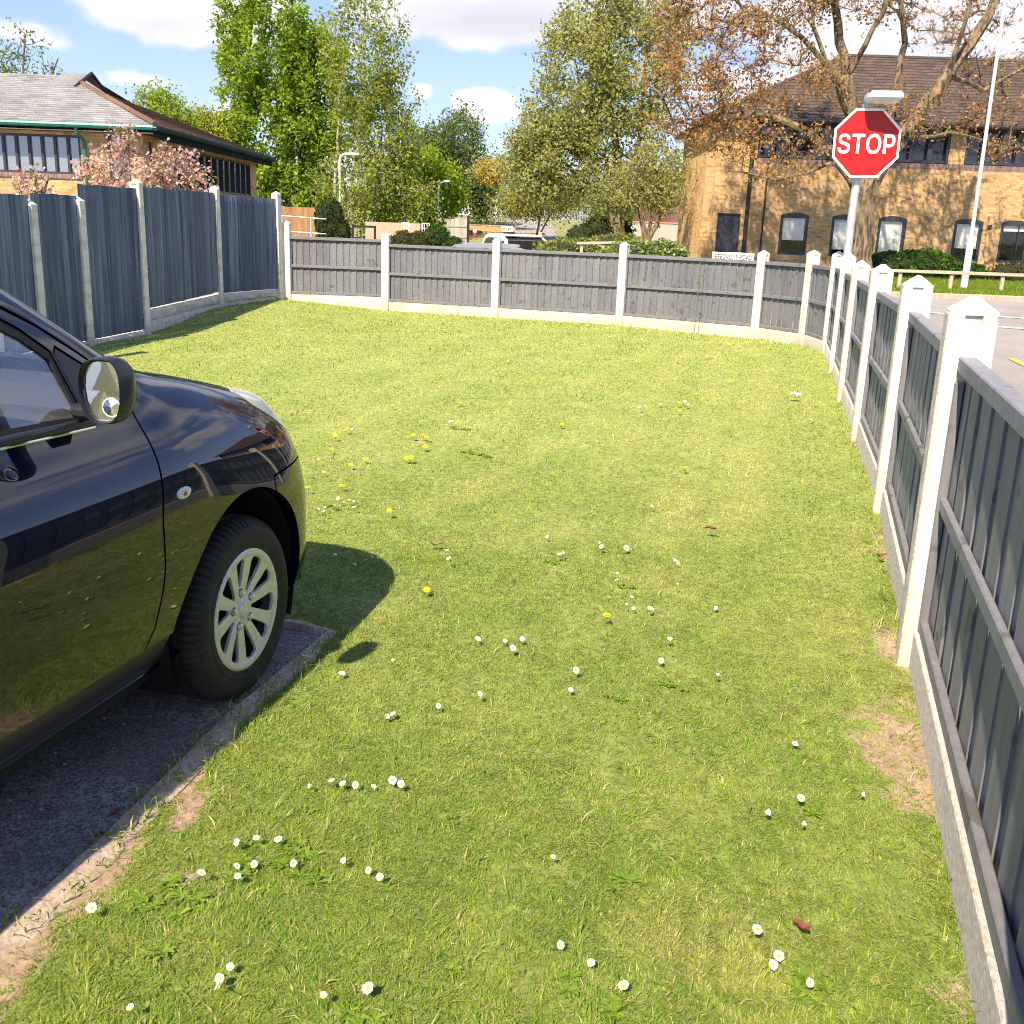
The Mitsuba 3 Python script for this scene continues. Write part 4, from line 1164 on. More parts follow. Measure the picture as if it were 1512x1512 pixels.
TT, VV = np.meshgrid(tg, vg, indexing='ij')
ok = (G[..., 1] > -.33) & (TT > tt[2]) & (TT < tt[19]) & (VV > .9)
INV = LinearNDInterpolator(np.stack([G[..., 0][ok], G[..., 2][ok]], 1)[::3], np.stack([TT[ok], VV[ok]], 1)[::3])
VS = .14   # one unit of v in metres of the panel plane


def side_poly(pts, smooth=0):
    """A polygon given in the side view (u, z) -> the (t, v * VS) plane of the body skin."""
    p = np.array(pts + [pts[0]], float)
    q = []
    for a, b in zip(p[:-1], p[1:]):
        m = max(2, int(np.linalg.norm(b - a) / .012))
        q += [a + (b - a) * k / m for k in range(m)]
    r = INV(np.array(q))
    r = r[~np.isnan(r[:, 0])]
    return Polygon(np.c_[r[:, 0], r[:, 1] * VS]).buffer(0)


def tv(pts):
    return Polygon([(np.interp(t, np.arange(len(tt)), tt), v * VS) for t, v in pts]).buffer(0)


def skin(name, poly, mat, off=0.0, edge=.016, h=.013, parent=car, both=True, label=None, curve=None, smoothb=True):
    """A piece of the body skin with returned edges, on the right side and mirrored to the left."""
    if smoothb:
        poly = poly.buffer(-.0022, join_style='round').buffer(0)
    Vv, Ff, Nn, n = [], [], [], 0
    for g in getattr(poly, 'geoms', [poly]):
        if g.area < 1e-5:
            continue
        p, f = grid_clip(g, h)
        nr = samp(NRM, p[:, 0], p[:, 1] / VS)
        nr /= np.linalg.norm(nr, axis=1, keepdims=True)
        v = samp(G, p[:, 0], p[:, 1] / VS) + nr * off
        Vv.append(v), Ff.append(f + n), Nn.append(nr)
        n += len(v)
        if edge:
            for ringg in [g.exterior, *g.interiors]:
                q = np.array(shapely.segmentize(ringg, h).coords)
                k = len(q)
                nr = samp(NRM, q[:, 0], q[:, 1] / VS)
                a = samp(G, q[:, 0], q[:, 1] / VS) + nr * off
                b = a - nr * edge
                tang = np.gradient(a, axis=0)
                en = np.cross(tang, nr)
                en /= np.linalg.norm(en, axis=1, keepdims=True) + 1e-9
                i = np.arange(k - 1)
                quad = np.stack([i, i + 1, i + 1 + k, i + k], 1)
                Vv.append(np.vstack([a, b])), Nn.append(np.vstack([en, en]))
                Ff.append(np.vstack([quad[:, [0, 1, 2]], quad[:, [0, 2, 3]]]) + n)
                n += 2 * k
    V, F, N = np.vstack(Vv), np.vstack(Ff), np.vstack(Nn)
    sides = [(V, F, N)]
    if both:
        flip = np.array([1, -1, 1.0])
        sides.append((V * flip + [0, 2 * WC, 0], F[:, ::-1], N * flip))
    for v, f, nn in sides:
        # wind every face along its normals
        fn = np.cross(v[f[:, 1]] - v[f[:, 0]], v[f[:, 2]] - v[f[:, 0]])
        bad = (fn * nn[f].sum(1)).sum(1) < 0
        f = np.where(bad[:, None], f[:, ::-1], f)
        wn = nn[:, :1] * CU + nn[:, 1:2] * CW + nn[:, 2:] * np.array([0, 0, 1.0])
        path = meshkit.write_ply((W(v), f), False, normals=wn)
        k = newkey(name, parent)
        scene[k] = {'type': 'ply', 'filename': path, 'face_normals': False, 'bsdf': {'type': 'ref', 'id': mat}}
        if label:
            labels[k] = {'label': label}


AR, AZ = .368, .292


def arch(cu, r=AR):
    return side_poly([(cu + r * math.cos(a), max(AZ + r * math.sin(a), .222)) for a in np.radians(np.arange(-28, 210, 4))])


ARCHES = shapely.union_all([arch(0), arch(-2.43)])
ALL = Polygon([(0, .35 * VS), (tt[-1], .35 * VS), (tt[-1], 8.995 * VS), (0, 8.995 * VS)])
DOOR = side_poly([(-1.68, .335), (-.50, .335), (-.47, .39), (-.45, .55), (-.443, .685), (-.41, .83), (-.405, .937), (-.40, 1.03), (-.52, 1.112), (-.64, 1.188), (-.78, 1.258), (-.92, 1.318), (-1.05, 1.352), (-1.68, 1.385)]).difference(ARCHES)
WIN = side_poly([(-1.62, .985), (-.575, .962), (-.622, 1.128), (-.70, 1.185), (-.80, 1.24), (-.92, 1.292), (-1.05, 1.326), (-1.62, 1.358)])
SAIL = side_poly([(-.568, .962), (-.425, .952), (-.42, 1.028), (-.53, 1.094), (-.60, 1.138), (-.612, 1.124)])
RDOOR = side_poly([(-1.692, .335), (-1.692, 1.385), (-2.2, 1.37), (-2.42, 1.18), (-2.45, .90), (-2.40, .335)]).difference(ARCHES.buffer(.02))
RWIN = side_poly([(-1.75, .99), (-1.75, 1.352), (-2.17, 1.335), (-2.36, 1.14), (-2.37, .995)])
SILL = side_poly([(-2.05, .222), (-2.05, .333), (-.30, .333), (-.30, .222)]).difference(ARCHES)
LAMP = tv([(14.7, 7.9), (14.2, 7.0), (14.55, 6.2), (15.4, 5.55), (16.8, 4.98), (18.4, 4.75), (19.2, 4.85), (20.0, 5.2), (20.35, 5.9), (20.1, 6.7), (19.2, 7.3), (18.0, 7.95), (16.2, 8.1)])
BUMP = shapely.union_all([side_poly([(.18, .20), (.18, .66), (.40, .668), (.50, .665), (.56, .66), (.60, .60), (.62, .22)]), tv([(17.4, .35), (17.4, 4.4), (21, 4.4), (21, .35)])]).buffer(.004).difference(ARCHES).difference(LAMP.buffer(.004))
BUMP = BUMP.difference(side_poly([(-.4, .2), (-.4, .66), (.0, .66), (.0, .2)]))
BONNET = tv([(11.75, 9), (11.7, 8.25), (13, 8.12), (14, 8.1), (14.65, 8.06), (16.2, 8.16), (18.0, 8.02), (19.2, 7.42), (20.25, 6.8), (20.6, 6.0), (21, 5.9), (21, 9)])
GRILLE = tv([(20.55, 4.7), (20.65, 5.6), (21, 5.6), (21, 4.7)])
FENDER = side_poly([(-.50, .335), (-.47, .39), (-.45, .55), (-.443, .685), (-.41, .83), (-.405, .937), (-.40, 1.03), (-.30, 1.04), (-.2, 1.02), (-.1, 1.0), (.10, .96), (.6, .90), (.68, .67), (.30, .2), (-.3, .2), (-.3, .334)])
FENDER = shapely.union_all([FENDER, tv([(12.2, 4), (12.2, 8.1), (13, 8.12), (14, 8.1), (14.65, 8.06), (16.2, 8.1), (18, 7.9), (20.3, 6), (20.3, 4.3), (18, 4)])]).difference(shapely.union_all([ARCHES, LAMP.buffer(.003), BUMP.buffer(.003), BONNET.buffer(.003), DOOR.buffer(.003), SILL.buffer(.003)]))
FENDER = max(getattr(FENDER, 'geoms', [FENDER]), key=lambda g: g.area)
SCREEN = tv([(7.1, 9), (7.1, 8.15), (8, 8.1), (9, 8.1), (10, 8.12), (11, 8.2), (11.55, 8.35), (11.6, 9)])
RSCREEN = tv([(0, 6.3), (0, 7.7), (1.3, 7.7), (1.5, 6.3)])
used = shapely.union_all([x.buffer(.003) for x in (DOOR, RDOOR, SILL, LAMP, BUMP, BONNET, GRILLE, FENDER, SCREEN, RSCREEN)] + [ARCHES])
REST = ALL.difference(used)
REST = shapely.union_all([g for g in getattr(REST, 'geoms', [REST]) if g.area > .004])
skin('shell', REST, 'm_paint', label='glossy black body shell with roof pillars')
skin('wing', FENDER, 'm_paint', edge=.03)
skin('bonnet', BONNET, 'm_paint')
skin('bumper', BUMP, 'm_paint', edge=.03)
skin('sill', SILL, 'm_housing', off=-.008)
skin('door', DOOR.difference(WIN).difference(SAIL), 'm_paint', label='glossy black front door')
dk = car + '__door'
skin('door_rear', RDOOR.difference(RWIN), 'm_paint')
skin('grille', GRILLE, 'm_black', off=-.006)
skin('headlight', LAMP, 'm_lens_grey', off=.001, edge=.02, label='large upright headlight with a milky clear lens')
skin('window', WIN, 'm_glass_car', off=-.010, edge=0, parent=dk, both=False)
skin('window_rear', RWIN, 'm_glass_dark', off=-.010, edge=0)
skin('sail_panel', SAIL, 'm_black_plastic', off=-.002, parent=dk, both=False)
WL = WIN.union(SAIL)
skin('window_left', WL, 'm_glass', off=-.010, edge=0)
for k in [k for k in scene if k.startswith(car + '__window_left')][:1]:
    del scene[k]
skin('windscreen', SCREEN, 'm_glass', off=-.006, edge=0)
skin('rear_screen', RSCREEN, 'm_glass_dark', off=-.003, edge=0)
# dark inner liner seen in the shut lines
LIN = ALL.difference(shapely.union_all([WIN, SAIL, RWIN, SCREEN]).buffer(.012)).difference(ARCHES.buffer(.004))
skin('liner', LIN, 'm_black', off=-.02, edge=0, smoothb=False, h=.03)
rub = WIN.difference(WIN.buffer(-.011))
skin('window_seal', rub, 'm_rubber', off=-.004, edge=.008, parent=dk, both=False, smoothb=False)
# belt moulding
bl = np.array([[u, 0, z] for u, z in zip(np.linspace(-1.66, -.565, 26), np.linspace(.980, .957, 26))])
r = INV(bl[:, [0, 2]])
pb = samp(G, r[:, 0], r[:, 1]) + samp(NRM, r[:, 0], r[:, 1]) * .003
put('belt_moulding', MB().tube(W(pb), .011, 10).mesh(), 'm_housing', dk, smooth=40)
put('belt_moulding', MB().tube(W(pb - [0, -.003, .014]), .004, 8).mesh(), 'm_chrome', dk, smooth=40)

# floor, wheel wells, interior
B = lambda lo, hi, ch=0.0: MB().box(lo, hi, W, ch=ch).mesh()
put('floor', B((-2.9, -1.5, .19), (.55, -.1, .23)), 'm_black', car)
for cu in (0.0, -2.43):
    for sgn in (0, 1):
        an = np.radians(np.linspace(-25, 205, 40))
        w0, w1 = (-.035, -.34) if not sgn else (-1.6 + .035, -1.6 + .34)
        v = np.array([[cu + AR * 1.015 * math.cos(a), w_, AZ + AR * 1.015 * math.sin(a)] for a in an for w_ in (w0, w1)])
        i = np.arange(39)[:, None] * 2
        f = np.vstack([i + [0, 1, 3], i + [0, 3, 2]])
        ctr = len(v)
        v = np.vstack([v, [[cu, w1, AZ]]])
        j = np.arange(39)[:, None]
        f = np.vstack([f, np.hstack([j * 0 + ctr, 2 * j + 1, 2 * j + 3])])
        put('wheel_arch_liner', (W(v), f), 'm_black', car)
put('dashboard', MB().box((-.62, -1.46, .55), (-.28, -.14, .93), W, ch=.05).box((-.42, -1.4, .86), (-.12, -.2, 1.0), W, ch=.05).mesh(), 'm_interior', car)
for w_ in (-.46, -1.14):
    s = put('seat', MB().box((-1.75, w_ - .24, .42), (-1.2, w_ + .24, .60), W, ch=.06).box((-1.86, w_ - .23, .55), (-1.70, w_ + .23, 1.16), W, ch=.06).mesh(), 'm_seat', car, smooth=40)
    put('headrest', MB().box((-1.88, w_ - .13, 1.19), (-1.77, w_ + .13, 1.36), W, ch=.045).mesh(), 'm_seat', s, smooth=40)
an = np.linspace(0, 2 * np.pi, 41)
tor = np.array([[-.93 + .07 * math.sin(a), -.46 + .185 * math.cos(a), .93 + .17 * math.sin(a)] for a in an])
put('steering_wheel', MB().tube(W(tor), .016, 8, cap=False).box((-.96, -.53, .86), (-.89, -.39, .98), W, ch=.02).box((-.93, -.62, .91), (-.91, -.30, .95), W, ch=.006).mesh(), 'm_interior', car, smooth=40)
put('side_indicator', None or (lambda e: (W(e[0]), e[1]))((np.array(trimesh.creation.icosphere(3).vertices) * [.034, .006, .0165] + [-.335, .0135, .733], np.array(trimesh.creation.icosphere(3).faces))), 'm_lens_clear', car, smooth=True, label='small oval clear side indicator')
put('indicator_bulb', (lambda e: (W(e[0]), e[1]))((np.array(trimesh.creation.icosphere(1).vertices) * [.008, .002, .006] + [-.337, .0205, .732], np.array(trimesh.creation.icosphere(1).faces))), 'm_amber', car)

# door mirror: housing lofted from rounded rectangles, glass facing back
def mirror(side):
    sg = 1 if side == 0 else -1
    S_ = lambda p: W(np.stack([p[..., 0], p[..., 1] if sg > 0 else 2 * WC - p[..., 1], p[..., 2]], -1))
    an = np.linspace(0, 2 * np.pi, 48, endpoint=False)
    ca, sa = np.cos(an), np.sin(an)
    ex = 2 / 2.9
    sx, sz = np.sign(ca) * np.abs(ca) ** ex, np.sign(sa) * np.abs(sa) ** ex
    uw, cz = .062, 1.062
    sec = [(-.695, .925, 0), (-.712, .97, 0), (-.717, 1.0, .0), (-.711, 1.03, .001), (-.695, 1.06, .002), (-.679, 1.05, .003), (-.662, .98, .003), (-.647, .84, .003), (-.637, .63, .003), (-.632, .34, .003), (-.630, .02, .003)]
    v, n = [], len(an)
    for u_, k, dw in sec:
        wx = sx * .043 * k + dw
        zz = sz * .072 * k
        taper = 1 - .10 * np.clip(-zz / .072, 0, 1)
        v.append(np.stack([u_ + .30 * wx, uw + wx * taper, cz + zz], -1))
    v = np.array(v).reshape(-1, 3)
    i, j = np.meshgrid(np.arange(len(sec) - 1), np.arange(n), indexing='ij')
    q = np.stack([i * n + j, i * n + (j + 1) % n, (i + 1) * n + (j + 1) % n, (i + 1) * n + j], -1).reshape(-1, 4)
    if sg < 0:
        q = q[:, ::-1]
    mk = put('door_mirror', (S_(v), q), 'm_housing', car, smooth=50, label='dark door mirror housing')
    put('mirror_arm', MB().box((-.645, -.085, .975), (-.575, .0, 1.012), S_, ch=.012).mesh(), 'm_black_plastic', mk, smooth=40)
    k = .955
    g = np.stack([-.697 + .30 * sx * .043 * k, uw + sx * .043 * k * (1 - .10 * np.clip(-sz * k, 0, 1)), cz + sz * .072 * k], -1)
    rim = put('mirror_surround', MB().tube(S_(np.vstack([g, g[:1]]) + [-.004, 0, 0]), .0035, 6, cap=False).mesh(), 'm_black_plastic', mk, smooth=40)
    gg = np.vstack([[[-.699, uw, cz]], g + [-.002, 0, 0]])
    f = np.array([[0, 1 + a, 1 + (a + 1) % n] for a in range(n)])
    put('mirror_glass', (S_(gg), f), 'm_mirror', mk, label='mirror glass facing back along the car')
    c = np.array([-.7035 + .30 * .016, uw + .016, cz - .037])
    d = np.stack([ca * 0 + c[0] + .30 * ca * .019, c[1] + ca * .019, c[2] + sa * .021], -1)
    gg = np.vstack([[c + [-.003, 0, 0]], d])
    put('blind_spot_mirror', (S_(gg), f), 'm_mirror', mk)
    put('blind_spot_rim', MB().tube(S_(np.vstack([d, d[:1]])), .0016, 6, cap=False).mesh(), 'm_sign_white', mk)


mirror(0)
mirror(1)

# wheels
def lathe(prof, na):
    p = np.array(prof, float)
    an = np.arange(na) * 2 * np.pi / na
    v = np.stack([p[None, :, 0] * np.cos(an)[:, None], np.broadcast_to(p[None, :, 1], (na, len(p))), p[None, :, 0] * np.sin(an)[:, None]], -1)
    m = len(p)
    i, j = np.meshgrid(np.arange(na), np.arange(m - 1), indexing='ij')
    q = np.stack([i * m + j, ((i + 1) % na) * m + j, ((i + 1) % na) * m + j + 1, i * m + j + 1], -1).reshape(-1, 4)
    return v.reshape(-1, 3), q


RT = .290
NA = 432
prof = [(.182, -.010), (.192, -.004), (.202, -.0015), (.212, .001), (.216, .003), (.219, .001), (.235, .004), (.25, .0035), (.262, -.002), (.271, -.008), (.2785, -.015), (.284, -.024), (.2875, -.034), (.289, -.046), (.2895, -.060), (.281, -.063), (.281, -.070), (.2897, -.073), (.290, -.090), (.2895, -.107), (.281, -.110), (.281, -.117), (.2895, -.120), (.289, -.134), (.2875, -.146), (.284, -.156), (.271, -.172), (.25, -.18), (.20, -.178)]
TV_, TQ = lathe(prof, NA)
TV_ = TV_.reshape(NA, len(prof), 3)
for a in range(NA):
    ph = a % 6
    g = ph in (0,)
    for k in range(9, 26):
        rr = np.hypot(TV_[a, k, 0], TV_[a, k, 2])
        shoulder = k in (9, 10, 11, 12, 13, 14) or k in (22, 23, 24, 25)
        if shoulder and ph in (0, 1):
            s = (rr - .0075) / rr
        elif not shoulder and (a + 3 * (k > 17)) % 6 == 0 and rr > .285:
            s = (rr - .006) / rr
        else:
            s = 1
        TV_[a, k, 0] *= s
        TV_[a, k, 2] *= s
TV_ = TV_.reshape(-1, 3)
# cover: ten tapering spokes between a rim ring and a dished centre
R0, R1 = .058, .165
cut = []
ph0 = math.radians(8)
for k in range(10):
    a0 = ph0 + (k + .5) * math.pi / 5
    wide = 1.22 if k % 2 else .92
    hw1, hw0 = .165 * wide, .115 * wide
    pts = [(R0 + .018 * (k % 2 == 0), -hw0 * .6), (R1 - .010, -hw1), (R1, -hw1 * .8), (R1 + .004, 0), (R1, hw1 * .8), (R1 - .010, hw1), (R0 + .018 * (k % 2 == 0), hw0 * .6)]
    cut.append(Polygon([(r_ * math.cos(a0 + th), r_ * math.sin(a0 + th)) for r_, th in pts]).buffer(-.004).buffer(.004))
for k in range(5):
    a0 = ph0 + (2 * k + .5) * math.pi / 5
    cut.append(Point(.055 * math.cos(a0), .055 * math.sin(a0)).buffer(.0145, 12))
disc = Point(0, 0).buffer(.1915, 90).difference(shapely.union_all(cut))
dp, df = grid_clip(disc, .0045)


def dish(p):
    r_ = np.hypot(p[:, 0], p[:, 1])
    th = np.arctan2(p[:, 1], p[:, 0])
    z = np.interp(r_, [0, .028, .032, .06, .10, .150, .168, .172, .18, .188, .192], [-.012, -.012, -.018, -.019, -.015, -.009, -.006, -.002, .0, .0, -.004])
    sp = (th - ph0) / (math.pi / 5)
    frac = np.abs(sp - np.round(sp))
    return z - np.where((r_ > .05) & (r_ < .165), .010 * np.clip(frac * 2 - .45, 0, 1), 0)


def wheel(cu, side):
    sg = 1 if side == 0 else -1
    S_ = lambda p: W(np.stack([p[..., 0] + cu, p[..., 1] if sg > 0 else 2 * WC - p[..., 1], p[..., 2] + .278], -1))
    fl = (lambda f: f) if sg > 0 else (lambda f: f[:, ::-1])
    wk = put('wheel', (lambda m: (S_(m[0]), fl(m[1])))(lathe([(.05, -.05), (.12, -.055), (.165, -.05), (.176, -.03), (.184, -.014), (.19, -.012)], 72)), 'm_steel_dark', car, smooth=30)
    put('tyre', (S_(TV_), fl(TQ)), 'm_tyre', wk, smooth=28)
    z = dish(dp)
    top = np.stack([dp[:, 0], z, dp[:, 1]], -1)
    V, F = [top], [df]
    n = len(top)
    for ringg in [disc.exterior, *disc.interiors]:
        q = np.array(shapely.segmentize(ringg, .004).coords)
        zq = dish(q)
        a = np.stack([q[:, 0], zq, q[:, 1]], -1)
        b = a - [0, .010, 0]
        m = len(q)
        i = np.arange(m - 1)
        quad = np.stack([i, i + 1, i + 1 + m, i + m], 1)
        V.append(np.vstack([a, b]))
        F.append(np.vstack([quad[:, [0, 1, 2]], quad[:, [0, 2, 3]]]) + n)
        n += 2 * m
    mm = trimesh.Trimesh(np.round(np.vstack(V), 5), np.vstack(F), process=False)
    mm.merge_vertices()
    put('wheel_cover', (S_(np.array(mm.vertices)), np.array(mm.faces)), 'm_hubcap', wk, smooth=26, label='silver ten spoke wheel cover')
    put('centre_cap', (lambda m: (S_(m[0]), fl(m[1])))(lathe([(.0005, -.0075), (.016, -.0080), (.0165, -.0095), (.0185, -.0095), (.019, -.008), (.0255, -.0088), (.0275, -.0135)], 40)), 'm_hubcap', wk, smooth=30)
    for k in range(5):
        a0 = ph0 + (2 * k + .5) * math.pi / 5
        c = np.array([.055 * math.cos(a0), 0, .055 * math.sin(a0)])
        v, q = lathe([(.0003, -.007), (.006, -.0075), (.0092, -.011), (.0105, -.018), (.0105, -.04)], 12)
        put('wheel_nut', (S_(v + c), fl(q)), 'm_chrome', wk, smooth=25)


wheel(0.0, 0)
wheel(0.0, 1)
wheel(-2.43, 0)
wheel(-2.43, 1)

# ------------------------------------------------------------------ signs, lamps and other street furniture
# stop sign with its lamp
st = thing('stop_sign', 'red octagonal STOP sign with a lamp box above on a grey pole', 'sign')
sc = np.array([3.88, 12.5, 2.50])
yaw = math.radians(-3)
M = frame((sc[0], sc[1], 0), yaw)
Rr = .372
octo = Polygon([(Rr / math.cos(math.pi / 8) * math.cos(math.pi / 8 + k * math.pi / 4), Rr / math.cos(math.pi / 8) * math.sin(math.pi / 8 + k * math.pi / 4)) for k in range(8)])
inner = octo.buffer(-.026, join_style='mitre')
roll = math.radians(1.0)


def face(v):
    v = np.asarray(v, float)
    x, z = v[..., 0] * math.cos(roll) - v[..., 1] * math.sin(roll), v[..., 0] * math.sin(roll) + v[..., 1] * math.cos(roll)
    return M(np.stack([x, -v[..., 2] - .06, z + sc[2]], -1))


put('plate', MB().poly(octo, -.012, .0, face).mesh(), 'm_sign_back', st)
put('border', MB().poly(octo.difference(inner), .0, .0022, face).mesh(), 'm_sign_white', st)
put('sign_face', MB().poly(inner, .0, .0015, face).mesh(), 'm_sign_red', st)
tx = meshkit.text_mesh('STOP', .200, .001, bold=True)
v = np.array(tx.vertices)
v[:, 0] = (v[:, 0] - (v[:, 0].min() + v[:, 0].max()) / 2) * (.64 / np.ptp(v[:, 0]))
v[:, 1] -= .105
put('lettering', (face(v + [0, .0, .0022]), np.array(tx.faces)), 'm_sign_white', st)
put('pole', MB().tube([[3.845, 12.56, -.1], [3.845, 12.56, 1.75], [3.862, 12.56, 2.93]], [.048, .046, .043], 14).mesh(), 'm_galv', st, smooth=40)
put('bracket', MB().box((-.12, -.047, 2.34), (.12, .01, 2.37), M).box((-.12, -.047, 2.62), (.12, .01, 2.65), M).mesh(), 'm_galv', st)
lm = frame((3.965, 12.30, 2.975), math.radians(-10))
v, f = chbox((.37, .40, .098), .03)
put('lamp_box', (lm(v), f), 'm_lamp_grey', st, smooth=20, label='pale rounded lamp box above the sign')
put('lamp_end', MB().box((-.197, -.13, -.03), (-.184, .13, .034), lm, ch=.012).mesh(), 'm_galv', st)
put('lamp_bracket', MB().tube([[3.862, 12.56, 2.85], [3.862, 12.54, 2.9], [3.875, 12.47, 2.93]], [.03, .045, .05], 10).mesh(), 'm_galv', st, smooth=40)

ns = thing('street_name_sign', 'low white street name plate reading BEECROFT ROAD just behind the low fence', 'sign')
nm = frame((3.60, 20.05, -.05), math.radians(-1))
put('plate', MB().box((0, 0, .86), (.79, .02, 1.17), nm, ch=.004).mesh(), 'm_sign_white', ns)
tx = meshkit.text_mesh('BEECROFT ROAD', .085, .002, bold=True)
v = np.array(tx.vertices)
v[:, 0] = (v[:, 0] - v[:, 0].min()) * (.70 / np.ptp(v[:, 0])) + .045
put('lettering', (nm(np.stack([v[:, 0], -.001 - v[:, 2], v[:, 1] + 1.045], -1)), np.array(tx.faces)), 'm_ink', ns)
mb = MB()
for a, b in (((.012, 1.145), (.778, 1.152)), ((.012, .878), (.778, .885)), ((.012, .878), (.019, 1.152)), ((.771, .878), (.778, 1.152))):
    mb.box((a[0], -.0022, a[1]), (b[0], .001, b[1]), nm)
put('border', mb.mesh(), 'm_ink', ns)
for s in (.12, .67):
    put('leg', MB().box((s - .03, .021, -.1), (s + .03, .07, 1.1), nm).mesh(), 'm_black_plastic', ns)

lp = thing('street_lamp', 'tall pale grey lamp column with a thicker base on the right verge', 'street lamp')
put('column', MB().tube([[13.22, 31.5, 1.75], [13.16, 31.5, 10.6]], [.055, .045], 14).tube([[13.22, 31.5, 1.0], [13.22, 31.5, 1.8]], [.085, .06], 14).mesh(), 'm_lamp_grey', lp, smooth=40)
put('base', MB().tube([[13.22, 31.5, -.1], [13.22, 31.5, 1.55], [13.22, 31.5, 1.62]], [.105, .1, .06], 14).mesh(), 'm_lamp_grey', lp, smooth=40)
put('door', MB().box((13.17, 31.385, .45), (13.27, 31.40, 1.0)).mesh(), 'm_galv', lp)
put('head', MB().tube([[13.16, 31.5, 10.6], [13.16, 31.2, 10.9], [13.16, 30.6, 10.95]], [.05, .05, .06], 10).mesh(), 'm_lamp_grey', lp)
for lb_, x, y, z, arm, r in (('white lamp post with a short right hand arm in front of the weeping birch', -10.24, 60, 4.95, .95, .075), ('more distant white lamp post before the vivid yellow green tree', -5.22, 66, 3.92, .6, .055)):
    lp = thing('lamp_post', lb_, 'lamp post')
    put('column', MB().tube([[x, y, 0], [x, y, z - .35], [x + .08, y, z - .08], [x + .3, y, z + .02], [x + arm * .6, y, z + .03]], r, 10).mesh(), 'm_white_paint', lp, smooth=40)
    v, f = chbox((arm * .62, .24, .15), .05)
    put('lantern', (v + [x + arm * .85, y, z + .03], f), 'm_lamp_grey', lp)

kr = thing('knee_rail', 'low weathered timber knee rail along the right grass verge', 'fence')
for k in range(6):
    x = 11.1 + 1.5 * k
    put('post', MB().box((x - .05, 30.95, -.1), (x + .05, 31.05, .60 + .004 * (k % 3)), ch=.01).mesh(), 'm_wood_rail', kr)
for k in range(3):
    put('rail', MB().box((8.6 + 3.4 * k, 30.90, .55), (11.99 + 3.4 * k, 30.945, .64 + .004 * k), ch=.008).mesh(), 'm_wood_rail', kr)
kr = thing('knee_rail', 'short timber knee rail in front of the yellow green groundcover bank', 'fence')
for k in range(3):
    x = 1.75 + .62 * k
    put('post', MB().box((x - .04, 31, -.1), (x + .04, 31.1, 1.04 + .03 * k)).mesh(), 'm_wood_rail', kr)
put('rail', (lambda m: (m[0] + np.c_[m[0][:, 0] * 0, m[0][:, 0] * 0, (m[0][:, 0] - 1.2) * .05], m[1]))(MB().box((1.6, 30.95, .99), (3.15, 30.995, 1.06)).mesh()), 'm_wood_rail', kr)

# background, seen over the low fence
tf = thing('timber_fence', 'sunlit orange close-boarded timber fence at the foot of the tall green tree', 'fence')
rng = np.random.default_rng(3)
for k in range(18):
    x = -12.5 + .128 * k
    m = MB().box((x, 55 + .01 * (k % 2), 0), (x + .126, 55.03 + .01 * (k % 2), 2.02 + rng.normal(0, .006))).mesh()
    put('board', m, 'm_orange_wood', tf, uv=np.tile([[rng.random(), 0]], (8, 1)))
put('rail', MB().box((-12.5, 55.05, 1.5), (-10.2, 55.1, 1.6)).box((-12.5, 55.05, .5), (-10.2, 55.1, .6)).mesh(), 'm_orange_wood', tf, uv=np.zeros((16, 2)))
gr = thing('guard_rail', 'thin galvanised guard rail crossing in front of the orange timber fence', 'railing')
put('rail', MB().tube([[-13, 50, 1.62], [-9.2, 50, 1.47]], .03, 6).tube([[-13, 50, .9], [-9.2, 50, .8]], .03, 6).mesh(), 'm_galv', gr)
for k in range(3):
    put('post', MB().tube([[-12.6 + 1.35 * k, 50, -.1], [-12.6 + 1.35 * k, 50, 1.6 - .05 * k]], .05, 8).mesh(), 'm_galv', gr)
fr = thing('black_frame', 'low black steel frame standing under the weeping birch', 'frame')
put('frame', MB().box((-8.0, 50, 1.15), (-6.86, 50.08, 1.25)).box((-8.0, 50, 0), (-7.9, 50.08, 1.149)).box((-6.96, 50, 0), (-6.86, 50.08, 1.149)).mesh(), 'm_black_plastic', fr)
pw = thing('rendered_wall', 'low pinkish rendered wall behind the birch stems', 'wall')
put('wall', MB().box((-8.6, 58.5, 0), (-5.6, 58.8, 1.42)).mesh(), 'm_pinkwall', pw)
for lb_, x in (('small white lattice frame against the pinkish wall behind the clipped hedge', -6.45), ('narrow white frame to the right of the white lattice, near the second lamp', -5.35)):
    wf = thing('white_frame', lb_, 'frame')
    mb = MB()
    for k in range(4):
        mb.box((x + .13 * k - .02, 57, .9), (x + .13 * k + .02, 57.04, 1.46))
    for k in range(3):
        mb.box((x - .02, 56.99, .9 + .26 * k), (x + .41, 57.05, .94 + .26 * k))
    put('lattice', mb.mesh(), 'm_white_paint', wf)
gt = thing('plank_gate', 'weathered grey timber gate panel beyond the low fence', 'gate')
for k in range(5):
    m = MB().box((-4.25 + .23 * k, 60, .2), (-4.03 + .23 * k, 60.04, 1.80 - .12 * abs(k - 3) / 3 + .01 * (k % 2))).mesh()
    put('plank', m, 'm_grey_wood', gt, uv=np.tile([[(k * .37) % 1, 0]], (8, 1)))
put('brace', MB().box((-4.25, 59.96, .7), (-3.12, 59.995, .78)).box((-4.25, 59.96, 1.3), (-3.12, 59.995, 1.38)).mesh(), 'm_grey_wood', gt, uv=np.zeros((16, 2)))
put('gate_post', MB().box((-3.11, 59.95, 0), (-2.98, 60.08, 1.92)).mesh(), 'm_black_plastic', gt)
